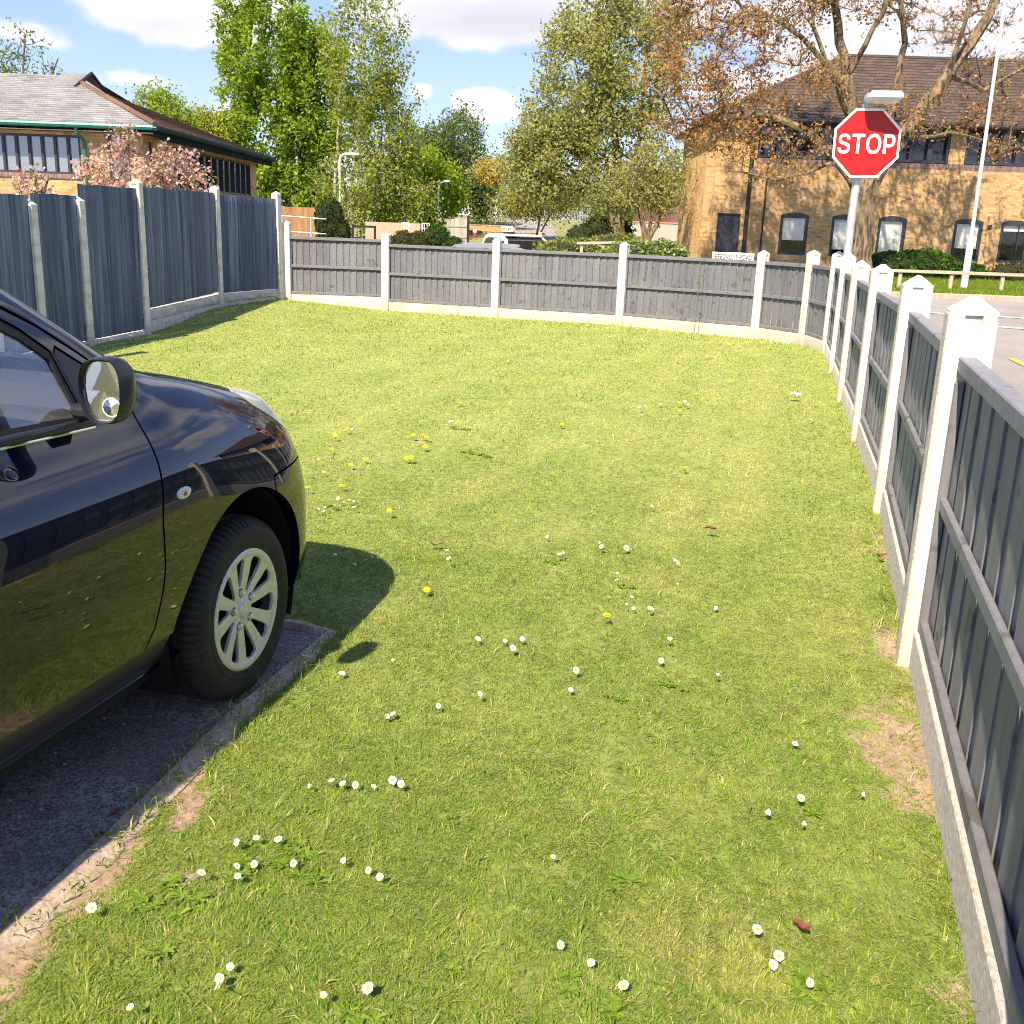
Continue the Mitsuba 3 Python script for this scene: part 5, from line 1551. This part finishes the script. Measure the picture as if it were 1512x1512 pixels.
for lb_, lo, hi in (('long low brick wall beside the lane behind the parked cars', (-3.9, 75, -.2), (1.62, 75.3, 1.02)), ('upper brick planter wall under the white board', (-3.95, 78, -.2), (-.5, 78.3, 1.42))):
    w_ = thing('brick_wall', lb_, 'wall')
    put('wall', MB().box(lo, hi).mesh(), 'm_brick', w_)
    put('coping', MB().box((lo[0] - .04, lo[1] - .04, hi[2]), (hi[0] + .04, hi[1] + .04, hi[2] + .07)).mesh(), 'm_pinkcrete', w_)
wb = thing('notice_board', 'small white board with dark scribbled marks on the brick wall', 'sign')
put('board', MB().box((-1.47, 74.6, 1.08), (-.66, 74.64, 1.46)).mesh(), 'm_white_paint', wb)
mb = MB()
for k in range(5):
    mb.box((-1.38 + .13 * k, 74.59, 1.18 + .04 * (k % 3)), (-1.30 + .13 * k, 74.601, 1.29 + .03 * (k % 2)))
put('marks', mb.mesh(), 'm_ink', wb)
bo = thing('bollard', 'short pink bollard with a white cap at the brick wall', 'bollard')
put('shaft', MB().tube([[-3.1, 70, .2], [-3.1, 70, .98]], .13, 12).mesh(), 'm_pink', bo)
put('cap', MB().tube([[-3.1, 70, .981], [-3.1, 70, 1.1], [-3.1, 70, 1.18]], [.14, .14, .05], 12).mesh(), 'm_white_paint', bo)
wp = thing('marker_post', 'plain white marker post at the end of the low brick wall', 'post')
put('marker_post', MB().box((.86, 55, 0), (1.0, 55.14, 1.22), ch=.01).mesh(), 'm_white_paint', key=wp)
pf = thing('palisade_fence', 'grey steel palisade fence at the top of the lane', 'fence')
mb = MB()
for k in range(52):
    x = -1.75 + .155 * k
    mb.box((x, 100, 1.3), (x + .07, 100.03, 3.0)).add(np.array([[x, 100, 3.0], [x + .07, 100, 3.0], [x + .035, 100, 3.15], [x, 100.03, 3.0], [x + .07, 100.03, 3.0], [x + .035, 100.03, 3.15]]), [[0, 1, 2], [3, 5, 4], [0, 2, 5], [0, 5, 3], [1, 4, 5], [1, 5, 2]])
put('pales', mb.mesh(), 'm_steel_pale', pf, kind='stuff')
put('rail', MB().box((-1.8, 100.04, 2.6), (6.3, 100.1, 2.68)).box((-1.8, 100.04, 1.6), (6.3, 100.1, 1.68)).mesh(), 'm_steel_pale', pf)
rw = thing('retaining_wall', 'pale grey boundary wall seen between the forked tree and the office', 'wall')
put('wall', MB().box((6.2, 60, 0), (12, 60.25, 1.9)).mesh(), 'm_grey_wood', rw, uv=np.full((8, 2), .6))
put('coping', MB().box((6.2, 59.95, 1.901), (12, 60.3, 1.97)).mesh(), 'm_pinkcrete', rw)


def small_car(label, x, y, z, yaw, paint):
    t = thing('parked_car', label, 'car')
    M = frame((x, y, z), yaw)
    low_ = [(-2.0, .25), (2.0, .25), (2.05, .55), (1.95, .78), (1.0, .92), (-1.9, .95), (-2.05, .6)]
    top = [(1.05, .90), (.45, 1.38), (.1, 1.45), (-1.2, 1.45), (-1.75, 1.3), (-1.95, .93)]

    def ext(pts, w0, w1, name, mat):
        m = MB().poly(Polygon(pts).buffer(.05).buffer(-.05), -w0, w1, lambda v: v).mesh()
        return put(name, (M(np.stack([m[0][:, 0], m[0][:, 2], m[0][:, 1]], -1)), m[1][:, ::-1]), mat, t, smooth=35)
    b = ext(low_, .85, .85, 'body', paint)
    ext(top, .70, .70, 'cabin', 'm_carglass')
    inn = Polygon([(.90, .95), (.42, 1.31), (.1, 1.37), (-1.15, 1.37), (-1.6, 1.26), (-1.75, .95)])
    fr_ = Polygon(top).buffer(.03).difference(inn).union(sbox(-.62, .93, -.54, 1.4))
    for w0 in (-.725, .665):
        m = MB().poly(fr_, 0, .06, lambda v: v).mesh()
        put('pillars', (M(np.stack([m[0][:, 0], w0 + m[0][:, 2], m[0][:, 1]], -1)), m[1][:, ::-1]), paint, t)
    put('roof', MB().box((-1.5, -.67, 1.41), (.25, .67, 1.492), M, ch=.03).mesh(), paint, t)
    for u in (1.3, -1.3):
        for w_ in (-.80, .80):
            v, q = lathe([(.0, 0), (.2, .0), (.3, -.02), (.31, -.16), (.2, -.18)], 24)
            s = 1 if w_ > 0 else -1
            put('wheel', (M(np.stack([v[:, 0] + u, w_ + s * (v[:, 1] + .08), v[:, 2] + .3], -1)), q), 'm_tyre', t, smooth=30)
    return t


small_car('silver car roof just showing over the low fence', -1.6, 33, -.58, math.radians(186), 'm_carsilver')
small_car('white car parked beyond the fence behind the silver roof', -.45, 37, -.30, math.radians(110), 'm_carwhite')
small_car('red car partly hidden by the forked tree', 7.9, 66, .55, math.radians(170), 'm_carred')

# ------------------------------------------------------------------ flowers, weeds, leaves, litter
rng = np.random.default_rng(77)
DAISY = [(-0.859,1.866),(-0.669,1.58),(-0.522,1.71),(-0.532,1.674),(-0.523,1.641),(-0.667,2.0),(-0.621,2.129),(-0.583,2.156),(-0.53,2.157),(-0.564,2.062),(-0.601,2.052),(-0.584,1.995),(-0.475,2.062),(-0.505,2.4),(-0.449,2.424),(-0.418,2.419),(-0.388,2.418),(-0.338,2.421),(-0.291,2.442),(-0.267,2.423),(-0.359,2.077),(-0.3,2.047),(-0.269,2.021),(-0.323,1.623),(-0.243,1.655),(0.12,2.109),(0.192,1.759),(0.251,1.689),(0.58,1.798),(0.56,1.766),(0.752,2.27),(0.673,2.323),(0.779,2.394),(0.948,2.425),(0.618,1.708),(0.132,1.809),(0.549,1.861),(-0.082,2.942),(-0.204,2.871),(-0.337,2.824),(-0.356,2.814),(-0.537,3.1),(-0.382,3.195),(-0.106,3.396),(-0.009,3.386),(0.02,3.305),(0.051,3.41),(0.23,3.14),(0.207,3.009),(0.58,3.428),(0.525,3.247),(0.49,3.882),(0.46,3.766),(0.486,3.769),(0.544,3.738),(0.557,3.761),(0.461,4.195),(0.449,4.089),(0.472,4.091),(0.43,4.598),(0.416,4.628),(0.221,4.43),(0.241,4.452),(0.174,4.741),(0.699,4.048),(0.819,3.825),(0.746,4.413),(0.541,4.601),(0.293,4.266),(-0.285,4.41),(-0.265,4.249),(0.695,3.127),(0.844,2.703),(-0.972,4.973),(-0.932,4.904),(-0.946,5.015),(-0.906,5.179),(-0.867,5.117),(-0.854,5.186),(-0.824,5.177),(-0.806,5.06),(-1.134,7.054),(-1.03,6.022),(-1.186,6.088),(-1.105,5.835),(-0.493,7.352),(-0.463,7.49),(-0.425,7.524),(-0.432,7.39),(-0.478,7.487),(-0.166,10.684),(0.253,9.826),(-0.105,11.372),(-0.053,11.387),(1.618,9.206),(2.37,8.16),(0.751,5.368),(-1.234,8.156),(-0.759,4.239),(-0.618,4.181),(-0.593,4.212),(-0.562,4.197),(-0.647,4.089),(-0.664,13.528),(1.245,14.19),(1.337,14.401),(1.354,13.967),(1.413,13.818),(1.561,14.571),(0.956,12.811),(1.015,13.052),(1.021,8.378),(1.219,8.617),(1.436,8.732),(0.399,8.409),(0.561,6.962),(-1.742,14.028),(-1.626,15.067),(-1.371,14.452),(0.714,14.739),(2.739,14.264),(2.802,13.866),(3.292,14.899),(1.746,15.416),(1.943,15.387),(2.14,15.358),(2.245,15.397),(2.441,15.367),(-2.532,15.826),(-2.723,14.134),(-2.026,15.123),(-0.943,15.122),(3.644,13.977),(3.774,13.779)]
DANDE = [(-0.912,6.189),(-0.979,6.03),(-0.581,6.586),(-0.693,6.898),(-0.666,6.23),(-0.624,6.91),(-0.284,7.392),(1.066,6.229),(1.378,8.651),(1.335,8.316),(-0.328,3.859),(0.369,3.623),(-0.618,4.996),(-1.11,5.405),(-1.074,9.41),(-1.171,7.047),(-1.208,6.804),(1.445,8.598),(-0.637,6.235),(0.351,7.594),(-0.99,8.208),(-1.163,6.423),(-0.597,6.869),(-0.943,5.505),(-0.459,8.457)]
lz = lambda x, y: float(lawn_z(np.array(x), np.array(y)))


def petals_mesh(n, r0, r1, w, cup):
    mb = MB()
    for k in range(n):
        a = 2 * np.pi * k / n + rng.normal(0, .06)
        ca, sa = math.cos(a), math.sin(a)
        R = r1 * rng.uniform(.88, 1.06)
        pts = [(r0, -w * .4, 0), (R * .65, -w * .62, cup * .5), (R, -w * .3, cup), (R, w * .3, cup), (R * .65, w * .62, cup * .5), (r0, w * .4, 0)]
        v = np.array([[x * ca - y * sa, x * sa + y * ca, z] for x, y, z in pts])
        mb.add(v, [[0, 1, 5], [1, 4, 5], [1, 2, 4], [2, 3, 4]])
    return mb.mesh()


def dome(r, h):
    v, q = lathe([(.0003, h), (r * .5, h * .85), (r * .85, h * .5), (r, 0)], 10)
    return v[:, [0, 2, 1]], q[:, ::-1]


def stem(h):
    return MB().tube([[0, 0, -h], [.001, 0, 0]], .0011, 5).mesh()


DV = []
for k in range(6):
    DV.append([mikit.ply(petals_mesh([15, 17, 13, 16, 14, 12][k], .002, [.0115, .0105, .0095, .0118, .0082, .006][k], .0042, [.002, .004, .0065, .0005, .0085, .010][k]), 'm_petal', False), mikit.ply(dome(.0046, .003), 'm_yolk', True), mikit.ply(stem(.045), 'm_stem', False)])
NEAR = 3.0
ZONES = [(lambda x, y: x < -.48 and 1.98 < y < 2.2, 'white daisy in the loose ring of blooms near the driveway edging'),
         (lambda x, y: -.52 < x < -.25 and 2.38 < y < 2.46, 'white daisy in the straight row across the near lawn'),
         (lambda x, y: x < -.65 and y < 2.0, 'white daisy nearest the driveway edging, low in the picture'), (lambda x, y: x < -.5 and y < 2.0, 'white daisy in the near trio below the loose ring'),
         (lambda x, y: x < -.25 and y < 1.7, 'white daisy standing alone at the bottom edge of the picture'),
         (lambda x, y: x < -.2 and y < 2.12, 'white daisy just beside the loose ring of blooms'),
         (lambda x, y: x < .4 and y < 2.2, 'white daisy low in the middle of the near grass'),
         (lambda x, y: x > .4 and y < 1.95, 'white daisy low in the picture towards the fence'),
         (lambda x, y: x > .4 and y < 2.5, 'white daisy in the near grass by the bare fence edge'),
         (lambda x, y: x < -.25 and y < 3.3, 'white daisy on the lawn beside the front wheel'),
         (lambda x, y: y < 3.5 and x < .3, 'white daisy in the open lawn right of the mirror shadow'),
         (lambda x, y: .4 < x < .6 and 3.7 < y < 4.0, 'white daisy in the tight bunch by the lone dandelion in the mid lawn'), (lambda x, y: .4 < x < .6 and 4.0 < y < 4.25, 'white daisy of the three just beyond the tight bunch'),
         (lambda x, y: y < 4.9 and x > .1, 'white daisy scattered around the tight middle cluster'),
         (lambda x, y: x < -.2 and y < 4.5, 'white daisy at the tip of the car shadow'),
         (lambda x, y: x < -.75 and y < 5.3, 'white daisy in the clump close to the car bumper'),
         (lambda x, y: x < -.75 and y < 9, 'white daisy beyond the headlight of the car'),
         (lambda x, y: x < -.35 and 7.3 < y < 7.6, 'white daisy in the small bunch among the dandelions'),
         (lambda x, y: y < 12, 'white daisy far out on the open lawn'),
         (lambda x, y: x < -.5, 'white daisy as a tiny dot in the far left lawn'),
         (lambda x, y: x < 1.2 or y < 14.0 and x < 1.6, 'white daisy as a tiny dot in the far lawn, straight ahead'), (lambda x, y: x < 1.62, 'white daisy as a tiny dot in the far clump before the middle fence panel'), (lambda x, y: x < 2.6, 'white daisy as a tiny dot along the foot of the far fence'), (lambda x, y: True, 'white daisy as a tiny dot in the far corner of the curved fence')]
for k, (x, y) in enumerate(DAISY):
    d = math.hypot(x, y)
    lab = next(l for c, l in ZONES if c(x, y))
    grp = lab.replace('white daisy', 'daisies', 1)
    t = thing('daisy', lab, 'flower', grp)
    tilt = T().rotate([rng.normal(), rng.normal(), 0.01], float(rng.uniform(8, 42)))
    if d < 4:
        tilt = T().rotate([1, .2, 0], float(rng.uniform(0, 62))) @ T().rotate([0, 1, 0], float(rng.normal(0, 22)))
    s = float(rng.uniform(.72, 1.08)) * (1.0 if d < 6 else 1.25)
    to = T().translate([x, y, lz(x, y) + float(rng.uniform(.024, .040)) + (.008 if d > 4 else 0)]) @ tilt @ T().rotate([0, 0, 1], float(rng.uniform(0, 360))) @ T().scale(s)
    pv, cv, sv = DV[int(rng.choice(6, p=[.22, .2, .17, .17, .14, .1]))]
    again('petals', t, pv, to)
    again('centre', t, cv, to)
    again('stem', t, sv, to)
dd = [mikit.ply((lambda a, b: (np.vstack([a[0], b[0] + [0, 0, .003]]), np.vstack([np.asarray(a[1]), np.asarray(b[1]) + len(a[0])])))(petals_mesh(22, .002, .017, .004, .004), petals_mesh(16, .001, .011, .0035, .005)), 'm_dandelion', False), mikit.ply(stem(.05), 'm_stem', False)]
for x, y in DANDE:
    lab = 'yellow dandelion near the car bonnet' if x < -.85 else 'yellow dandelion in the scattered patch beyond the car' if x < -.2 else 'yellow dandelion in the trio towards the fence' if y > 8 else 'yellow dandelion out in the middle lawn'
    t = thing('dandelion', lab, 'flower', lab.replace('dandelion', 'dandelions', 1))
    to = T().translate([x, y, lz(x, y) + float(rng.uniform(.034, .048))]) @ T().rotate([1, .3, 0], float(rng.uniform(0, 35))) @ T().scale(float(rng.uniform(.8, 1.15)))
    again('flower_head', t, dd[0], to)
    again('stem', t, dd[1], to)


def leafy(n, L, w, seed, lift=.35):
    """A flat rosette of spoon-shaped leaves."""
    r = np.random.default_rng(seed)
    mb = MB()
    for k in range(n):
        a = r.uniform(0, 2 * np.pi)
        l, ww = L * r.uniform(.6, 1.1), w * r.uniform(.7, 1.1)
        e = r.uniform(.1, lift) * l
        pts = np.array([[0, -.0015, 0], [l * .35, -ww * .35, e * .6], [l * .7, -ww * .5, e], [l, 0, e * .7], [l * .7, ww * .5, e], [l * .35, ww * .35, e * .6], [0, .0015, 0], [l * .55, 0, e * .6]])
        ca, sa = math.cos(a), math.sin(a)
        v = np.stack([pts[:, 0] * ca - pts[:, 1] * sa, pts[:, 0] * sa + pts[:, 1] * ca, pts[:, 2]], -1)
        c = np.array([(.22, .36, .05), (.28, .41, .07), (.17, .30, .045)][r.integers(3)]) * r.uniform(.8, 1.2)
        mb.add(v, [[0, 1, 7], [1, 2, 7], [2, 3, 7], [3, 4, 7], [4, 5, 7], [5, 6, 7], [6, 0, 7]], c)
    return mb.mesh(), mb.col()


ROS = []
for k in range(4):
    m, c = leafy(11, .032, .013, 200 + k)
    ROS.append(mikit.ply(m, 'm_grass', False, color=c))
spots = [(-.56, 2.06), (-.60, 2.10), (-.53, 2.10), (-.47, 2.12), (-.50, 2.16), (-.43, 2.04), (-.79, 1.93), (-.76, 1.96), (-.74, 2.0), (-.68, 1.93), (-.28, 1.62), (-.24, 1.60), (-.20, 1.57), (.14, 1.72), (.22, 1.66), (.60, 1.75), (.66, 1.72), (.55, 3.1), (-.1, 2.3), (.35, 3.0), (-.44, 7.45), (-.36, 7.4), (-.3, 6.6), (-.22, 6.55), (-.16, 6.5), (.2, 4.4), (.5, 4.1), (-.95, 5.15), (.8, 2.4), (-.7, 1.75), (.3, 2.05), (-.05, 1.75)]
nros = 0
labels['ground_weeds'] = {'label': 'flat rosettes of spoon shaped daisy leaves spread among the grass', 'kind': 'stuff'}
for x, y in spots:
    for m in range(3):
        xx, yy = x + rng.normal(0, .02), y + rng.normal(0, .02)
        to = T().translate([xx, yy, lz(xx, yy) + .005]) @ T().rotate([0, 0, 1], float(rng.uniform(0, 360))) @ T().scale(float(rng.uniform(.7, 1.1)))
        nros = nros + 1
        scene[f'ground_weeds__{nros:03d}'] = {**ROS[int(rng.integers(4))], 'to_world': to}


def dead_leaf(x, y, s, mat, lab, z=.03):
    a = rng.uniform(0, 2 * np.pi)
    u, v = np.meshgrid(np.linspace(-1, 1, 9), np.linspace(-1, 1, 5), indexing='ij')
    wv = .5 * np.sqrt(np.maximum(1 - u ** 2, 0.02)) * v * (1 - .25 * np.abs(np.sin(u * 6)))
    zz = .25 * v ** 2 + .3 * u ** 2 * rng.uniform(-.5, .9) + .1 * np.sin(u * 5)
    p = np.stack([u * s, wv * s, zz * s], -1).reshape(-1, 3)
    i, j = np.meshgrid(np.arange(8), np.arange(4), indexing='ij')
    q = np.stack([i * 5 + j, (i + 1) * 5 + j, (i + 1) * 5 + j + 1, i * 5 + j + 1], -1).reshape(-1, 4)
    k = thing('fallen_leaf', lab, 'leaf')
    put('fallen_leaf', (frame((x, y, z), a)(p), q), mat, key=k, smooth=True)


for x, y, s, mat, lab, z in ((1.115, 2.236, .034, 'm_deadleaf', 'curled brown leaf on bare earth near the fence base', .03), (1.063, 2.067, .022, 'm_deadleaf', 'small brown leaf just in front of the curled one by the fence', .03), (1.10, 1.86, .026, 'm_deadleaf', 'brown leaf lowest along the fence edge', .03), (.648, 1.885, .022, 'm_deadleaf_red', 'thin reddish brown leaf in the near grass', .035),
                             (.991, 4.933, .03, 'm_deadleaf_red', 'red leaf lying in the middle of the lawn', .035), (-.338, 4.497, .035, 'm_twig', 'dark brown curled leaf out on the lawn', .035), (-.971, 2.287, .018, 'm_deadleaf_red', 'rust coloured leaf on the tarmac nearer the wheel', -.006), (-.972, 2.191, .014, 'm_deadleaf_red', 'smaller rust leaf at the drive edge', -.006),
                             (1.728, 4.587, .03, 'm_deadleaf', 'brown leaf at the foot of the fence midway along', .03), (1.572, 3.805, .03, 'm_deadleaf', 'brown leaf beside the base of the big concrete post', .03), (-1.12, 2.28, .014, 'm_twig', 'pale yellowish leaf out on the dark tarmac', -.006)):
    dead_leaf(x, y, s, mat, lab, z)
pl = thing('paper_scrap', 'crumpled scrap of white paper on the lawn by the right fence', 'litter')
u, v = np.meshgrid(np.linspace(-.05, .05, 7), np.linspace(-.035, .035, 6), indexing='ij')
zz = .045 + .05 * meshkit.noise(np.stack([u * 40, v * 40, u * 0], -1), 2)
i, j = np.meshgrid(np.arange(6), np.arange(5), indexing='ij')
put('paper_scrap', (np.stack([2.55 + u, 9.385 + v, zz], -1).reshape(-1, 3), np.stack([i * 6 + j, (i + 1) * 6 + j, (i + 1) * 6 + j + 1, i * 6 + j + 1], -1).reshape(-1, 4)), 'm_paper', key=pl)
tw = thing('tall_weed', 'thin tall dry weed stalk standing against the far fence panel', 'plant')
mb = MB()
mb.tube([[2.62, 15.55, 0], [2.63, 15.53, .6], [2.61, 15.5, 1.25], [2.63, 15.5, 1.45]], [.006, .005, .003, .002], 5)
for k in range(14):
    z = .5 + .07 * k
    a = k * 2.4
    mb.tube([[2.625, 15.52, z], [2.625 + .07 * math.cos(a), 15.52 + .04 * math.sin(a), z + .08]], [.003, .001], 4)
put('stalk', mb.mesh(), 'm_stem', tw)
rng = np.random.default_rng(8)
mb = MB()
for k in range(90):
    x, y = rng.uniform(-1.55, -.75), rng.uniform(1.75, 3.4)
    if DRIVE.contains(Point(x, y)):
        s = rng.uniform(.0025, .006)
        v, f = chbox((s * 2, s * 1.4, s), s * .3)
        mb.add(frame((x, y, -.011), rng.uniform(0, 6))(v), f)
put('grit', mb.mesh(), 'm_kerb', kind='stuff', label='loose grit and tiny stones scattered on the tarmac')

# ------------------------------------------------------------------ grass
rng = np.random.default_rng(2024)


def blades(n, dmin, dmax, power, seg2, seed):
    """Root points spread over the lawn, thinning out with distance from where the lawn is viewed."""
    r = np.random.default_rng(seed)
    u = r.random(n)
    e = 2 - power
    d = (dmin ** e + u * (dmax ** e - dmin ** e)) ** (1 / e)
    a = r.uniform(math.radians(-39), math.radians(35), n)
    p = np.stack([d * np.sin(a), d * np.cos(a)], 1)
    k = shapely.contains_xy(LAWN.buffer(-.01), p[:, 0], p[:, 1])
    return p[k], d[k]


TRACKS = [([(.69, 4.78), (.97, 5.9), (1.33, 7.36), (1.87, 9.71), (2.56, 13.19), (2.96, 15.4)], .16), ([(.61, 6.19), (.85, 7.53), (1.2, 9.16), (1.8, 11.66), (2.48, 14.3)], .12), ([(1.23, 5.34), (1.5, 6.52), (1.94, 8.3), (2.56, 10.78), (3.24, 13.4)], .15), ([(-1.38, 7.11), (-.93, 8.68), (-.03, 11.15), (1.23, 13.94)], .13), ([(-1.54, 8.21), (-1.06, 9.86), (-.2, 12.34)], .12), ([(-.85, 6.33), (-.32, 7.85), (.56, 9.82), (1.65, 12.9)], .13), ([(-1.99, 9.62), (-1.51, 11.3), (-.94, 13.6)], .12), ([(-.47, 5.11), (.01, 6.28), (.64, 8.04)], .11)]


def lawn_color(x, y, r, n):
    q = np.stack([x, y, x * 0], -1)
    big = meshkit.fbm(q * .55, 3, 1)
    mid = meshkit.fbm(q * 2.1, 3, 2)
    fin = meshkit.fbm(q * 9, 2, 3)
    stripe = np.sin((x - .20 * y) * 2 * np.pi / .95 + 1.2 * meshkit.fbm(q * .6, 2, 9)) * ss(3.5, 7, y)
    tr = np.zeros(len(x))
    for pts_, w_ in TRACKS:
        dd_ = shapely.distance(shapely.points(np.c_[x, y]), LineString(pts_)) / w_
        tr = np.maximum(tr, np.exp(-dd_ ** 2) * (.6 + .8 * (mid - .3)))
    dry = np.clip((.55 * big + .45 * mid - .42) * 3.2, 0, 1) * .75 + .14 * stripe
    far = ss(4, 11, np.hypot(x, y))
    green, lime, straw = np.array([.205, .35, .055]), np.array([.41, .50, .09]), np.array([.62, .57, .28])
    t = np.clip(dry * .75 + .15 + .06 * far + 1.0 * (fin - .5) + (.35 * tr) + r.normal(0, .2, n), 0, 1)[:, None]
    c = green * (1 - t) + lime * t
    c = c * (1 - .75 * tr[:, None]) + np.array([.60, .62, .22]) * .75 * tr[:, None]
    s = (r.random(n) < .15 + .12 * tr + .26 * np.clip((mid - .52) * 4, 0, 1) + .07 * far)[:, None]
    c = np.where(s, straw * r.uniform(.6, 1.1, (n, 1)), c)
    return c * (r.uniform(.72, 1.22, (n, 1))) * (1 + .10 * stripe[:, None] + .17 * tr[:, None])


def grass(n, dmin, dmax, power, seed, hgt, wid, segs):
    r = np.random.default_rng(seed)
    p, d = blades(n, dmin, dmax, power, segs, seed)
    q = np.c_[p, p[:, 0] * 0]
    keep = np.ones(len(p), bool)
    for (x, y, rx, ry) in BARE:
        e = np.hypot((p[:, 0] - x) / rx, (p[:, 1] - y) / ry)
        keep &= (r.random(len(p)) < np.clip((e - .45) * 1.3, .10, 1))
    keep &= r.random(len(p)) < (1 - ss(4.0, 7.0, d) if segs == 2 else ss(2.8, 6.5, d))
    thin_ = meshkit.fbm(q * 3.4, 3, 7)
    keep &= r.random(len(p)) < np.clip(1.5 - 2.2 * np.clip(thin_ - .50, 0, 1) * 2, .55, 1)
    p, d = p[keep], d[keep]
    n = len(p)
    x, y = p[:, 0], p[:, 1]
    z = lawn_z(x, y)
    q = np.c_[p, x * 0]
    lush = meshkit.fbm(q * 1.7, 3, 21)
    edge = np.clip(1 - shapely.distance(shapely.points(p), LAWN.exterior) / .16, 0, 1) if n < 900000 else x * 0
    h = hgt * r.uniform(.55, 1.25, n) * (.75 + .55 * lush) * (1 + .55 * edge)
    tall_ = r.random(n) < .025
    h = h * np.where(tall_, r.uniform(1.5, 2.4, n), 1)
    w = wid * np.where(tall_, 1.5, 1) * r.uniform(.7, 1.3, n) * np.maximum(1, d / 3.2) ** .85
    h = h * np.maximum(1, d / 5.0) ** .25
    az = np.where(r.random(n) < .45, r.uniform(0, 2 * np.pi, n), 14 * meshkit.noise(q * 8, 4) + r.normal(0, .5, n))
    lean = np.clip(r.normal(1.18, .40, n), .1, 1.7)
    dirx, diry = np.cos(az), np.sin(az)
    px, py = -np.sin(az + r.normal(0, .5, n)), np.cos(az + r.normal(0, .5, n))
    L1, L2 = h * .55, h * .75
    a1, a2 = lean * .55, lean * 1.15
    b0 = np.c_[x, y, z - .002]
    b1 = b0 + np.c_[dirx * L1 * np.sin(a1), diry * L1 * np.sin(a1), L1 * np.cos(a1)]
    b2 = b1 + np.c_[dirx * L2 * np.sin(a2), diry * L2 * np.sin(a2), L2 * np.cos(a2)]
    s = np.c_[px, py, px * 0]
    col = lawn_color(x, y, r, n)
    if segs == 2:
        v = np.stack([b0 - s * (w * .4)[:, None], b0 + s * (w * .4)[:, None], b1 - s * (w * .5)[:, None], b1 + s * (w * .5)[:, None], b2], 1)
        f = np.array([[0, 1, 3], [0, 3, 2], [2, 3, 4]])
    else:
        v = np.stack([b0 - s * (w * .5)[:, None], b0 + s * (w * .5)[:, None], b2], 1)
        f = np.array([[0, 1, 2]])
    m = v.shape[1]
    F = (np.arange(n)[:, None, None] * m + f[None]).reshape(-1, 3)
    return v.reshape(-1, 3), F, np.repeat(col, m, 0)


parts = [grass(620000, 1.35, 7.0, 1.6, 1, .0155, .0018, 2), grass(380000, 2.8, 18.5, 1.4, 2, .021, .0024, 1)]
o, V, F, C = 0, [], [], []
for v, f, c in parts:
    V.append(v), F.append(f + o), C.append(c)
    o += len(v)
# rank tufts along the drive edge and the foot of the fence
r = np.random.default_rng(9)
put('grass', (np.vstack(V), np.vstack(F)), 'm_grass', color=np.clip(np.vstack(C), 0, 1), kind='stuff', label='short mown lawn grass, lush green and straw coloured in patches')

mb, cc = MB(), []
TUFT = [(-.755, 3.0, 10, .09), (-.80, 2.80, 12, .10), (-.85, 2.62, 12, .08), (-.835, 2.72, 10, .06), (-.93, 2.34, 10, .05), (-.90, 2.45, 14, .045), (-.70, 3.15, 10, .12), (-.655, 3.35, 8, .08), (1.36, 3.0, 12, .09), (1.33, 2.7, 8, .10), (1.62, 3.75, 14, .09), (1.8, 4.4, 12, .08), (1.15, 1.95, 10, .09), (1.08, 1.72, 12, .08), (.98, 1.6, 12, .08), (1.6, 4.0, 14, .10), (2.0, 5.0, 10, .09), (1.45, 3.52, 10, .07)]
kx = [kl.interpolate(t, normalized=True) for t in np.sort(r.uniform(.3, .74, 95))]
TUFT += [(p_.x + r.uniform(-.01, .05), p_.y, int(r.integers(3, 9)), float(r.uniform(.025, .055))) for p_ in kx]
for k in range(8, 12):
    a_, b_ = np.array(FP[k]), np.array(FP[k + 1])
    for t in r.uniform(0, 1, 34 if k > 9 else 22):
        q_ = a_ + (b_ - a_) * t
        TUFT.append((q_[0] - r.uniform(.05, .12), q_[1], int(r.integers(3, 9)), float(r.uniform(.03, .08))))
for x, y, n, L in TUFT:
    for k in range(n):
        a = r.uniform(0, 2 * np.pi)
        l = L * r.uniform(.5, 1.15)
        e = r.uniform(.4, 1.2)
        b = np.array([x + r.normal(0, .018), y + r.normal(0, .025), -.005])
        d = np.array([math.cos(a), math.sin(a), 0])
        p1 = b + d * l * .3 + [0, 0, l * .6 * e]
        p2 = b + d * l * .9 + [0, 0, l * .75 * e]
        s = np.array([-d[1], d[0], 0]) * .0016
        c = np.array([(.26, .38, .05), (.18, .31, .03), (.60, .53, .26)][r.choice(3, p=[.4, .3, .3])]) * r.uniform(.8, 1.2)
        mb.add(np.array([b - s, b + s, p1 - s, p1 + s, p2]), [[0, 1, 3], [0, 3, 2], [2, 3, 4]], c)
put('edge_grass', mb.mesh(), 'm_grass', color=mb.col(), kind='stuff', label='longer uncut tufts along the drive edging and fence foot')

# verge and far grass
r = np.random.default_rng(10)
n = 26000
p = np.stack([r.uniform(8, 19, n), r.uniform(29.45, 34.5, n)], 1)
h = r.uniform(.05, .13, n)
a = r.uniform(0, 2 * np.pi, n)
b = np.c_[p, verge_z(p[:, 0], p[:, 1])]
s = np.c_[np.cos(a), np.sin(a), a * 0] * .012
v = np.stack([b - s, b + s, b + np.c_[r.normal(0, .03, (n, 2)), h]], 1).reshape(-1, 3)
c = np.array([(.17, .27, .035), (.26, .35, .05), (.21, .31, .04)])[r.integers(0, 3, n)] * r.uniform(.7, 1.2, (n, 1))
put('verge_grass', (v, np.arange(3 * n).reshape(-1, 3)), 'm_grass', color=np.repeat(c, 3, 0), kind='stuff', label='green grass blades on the verge behind the road')
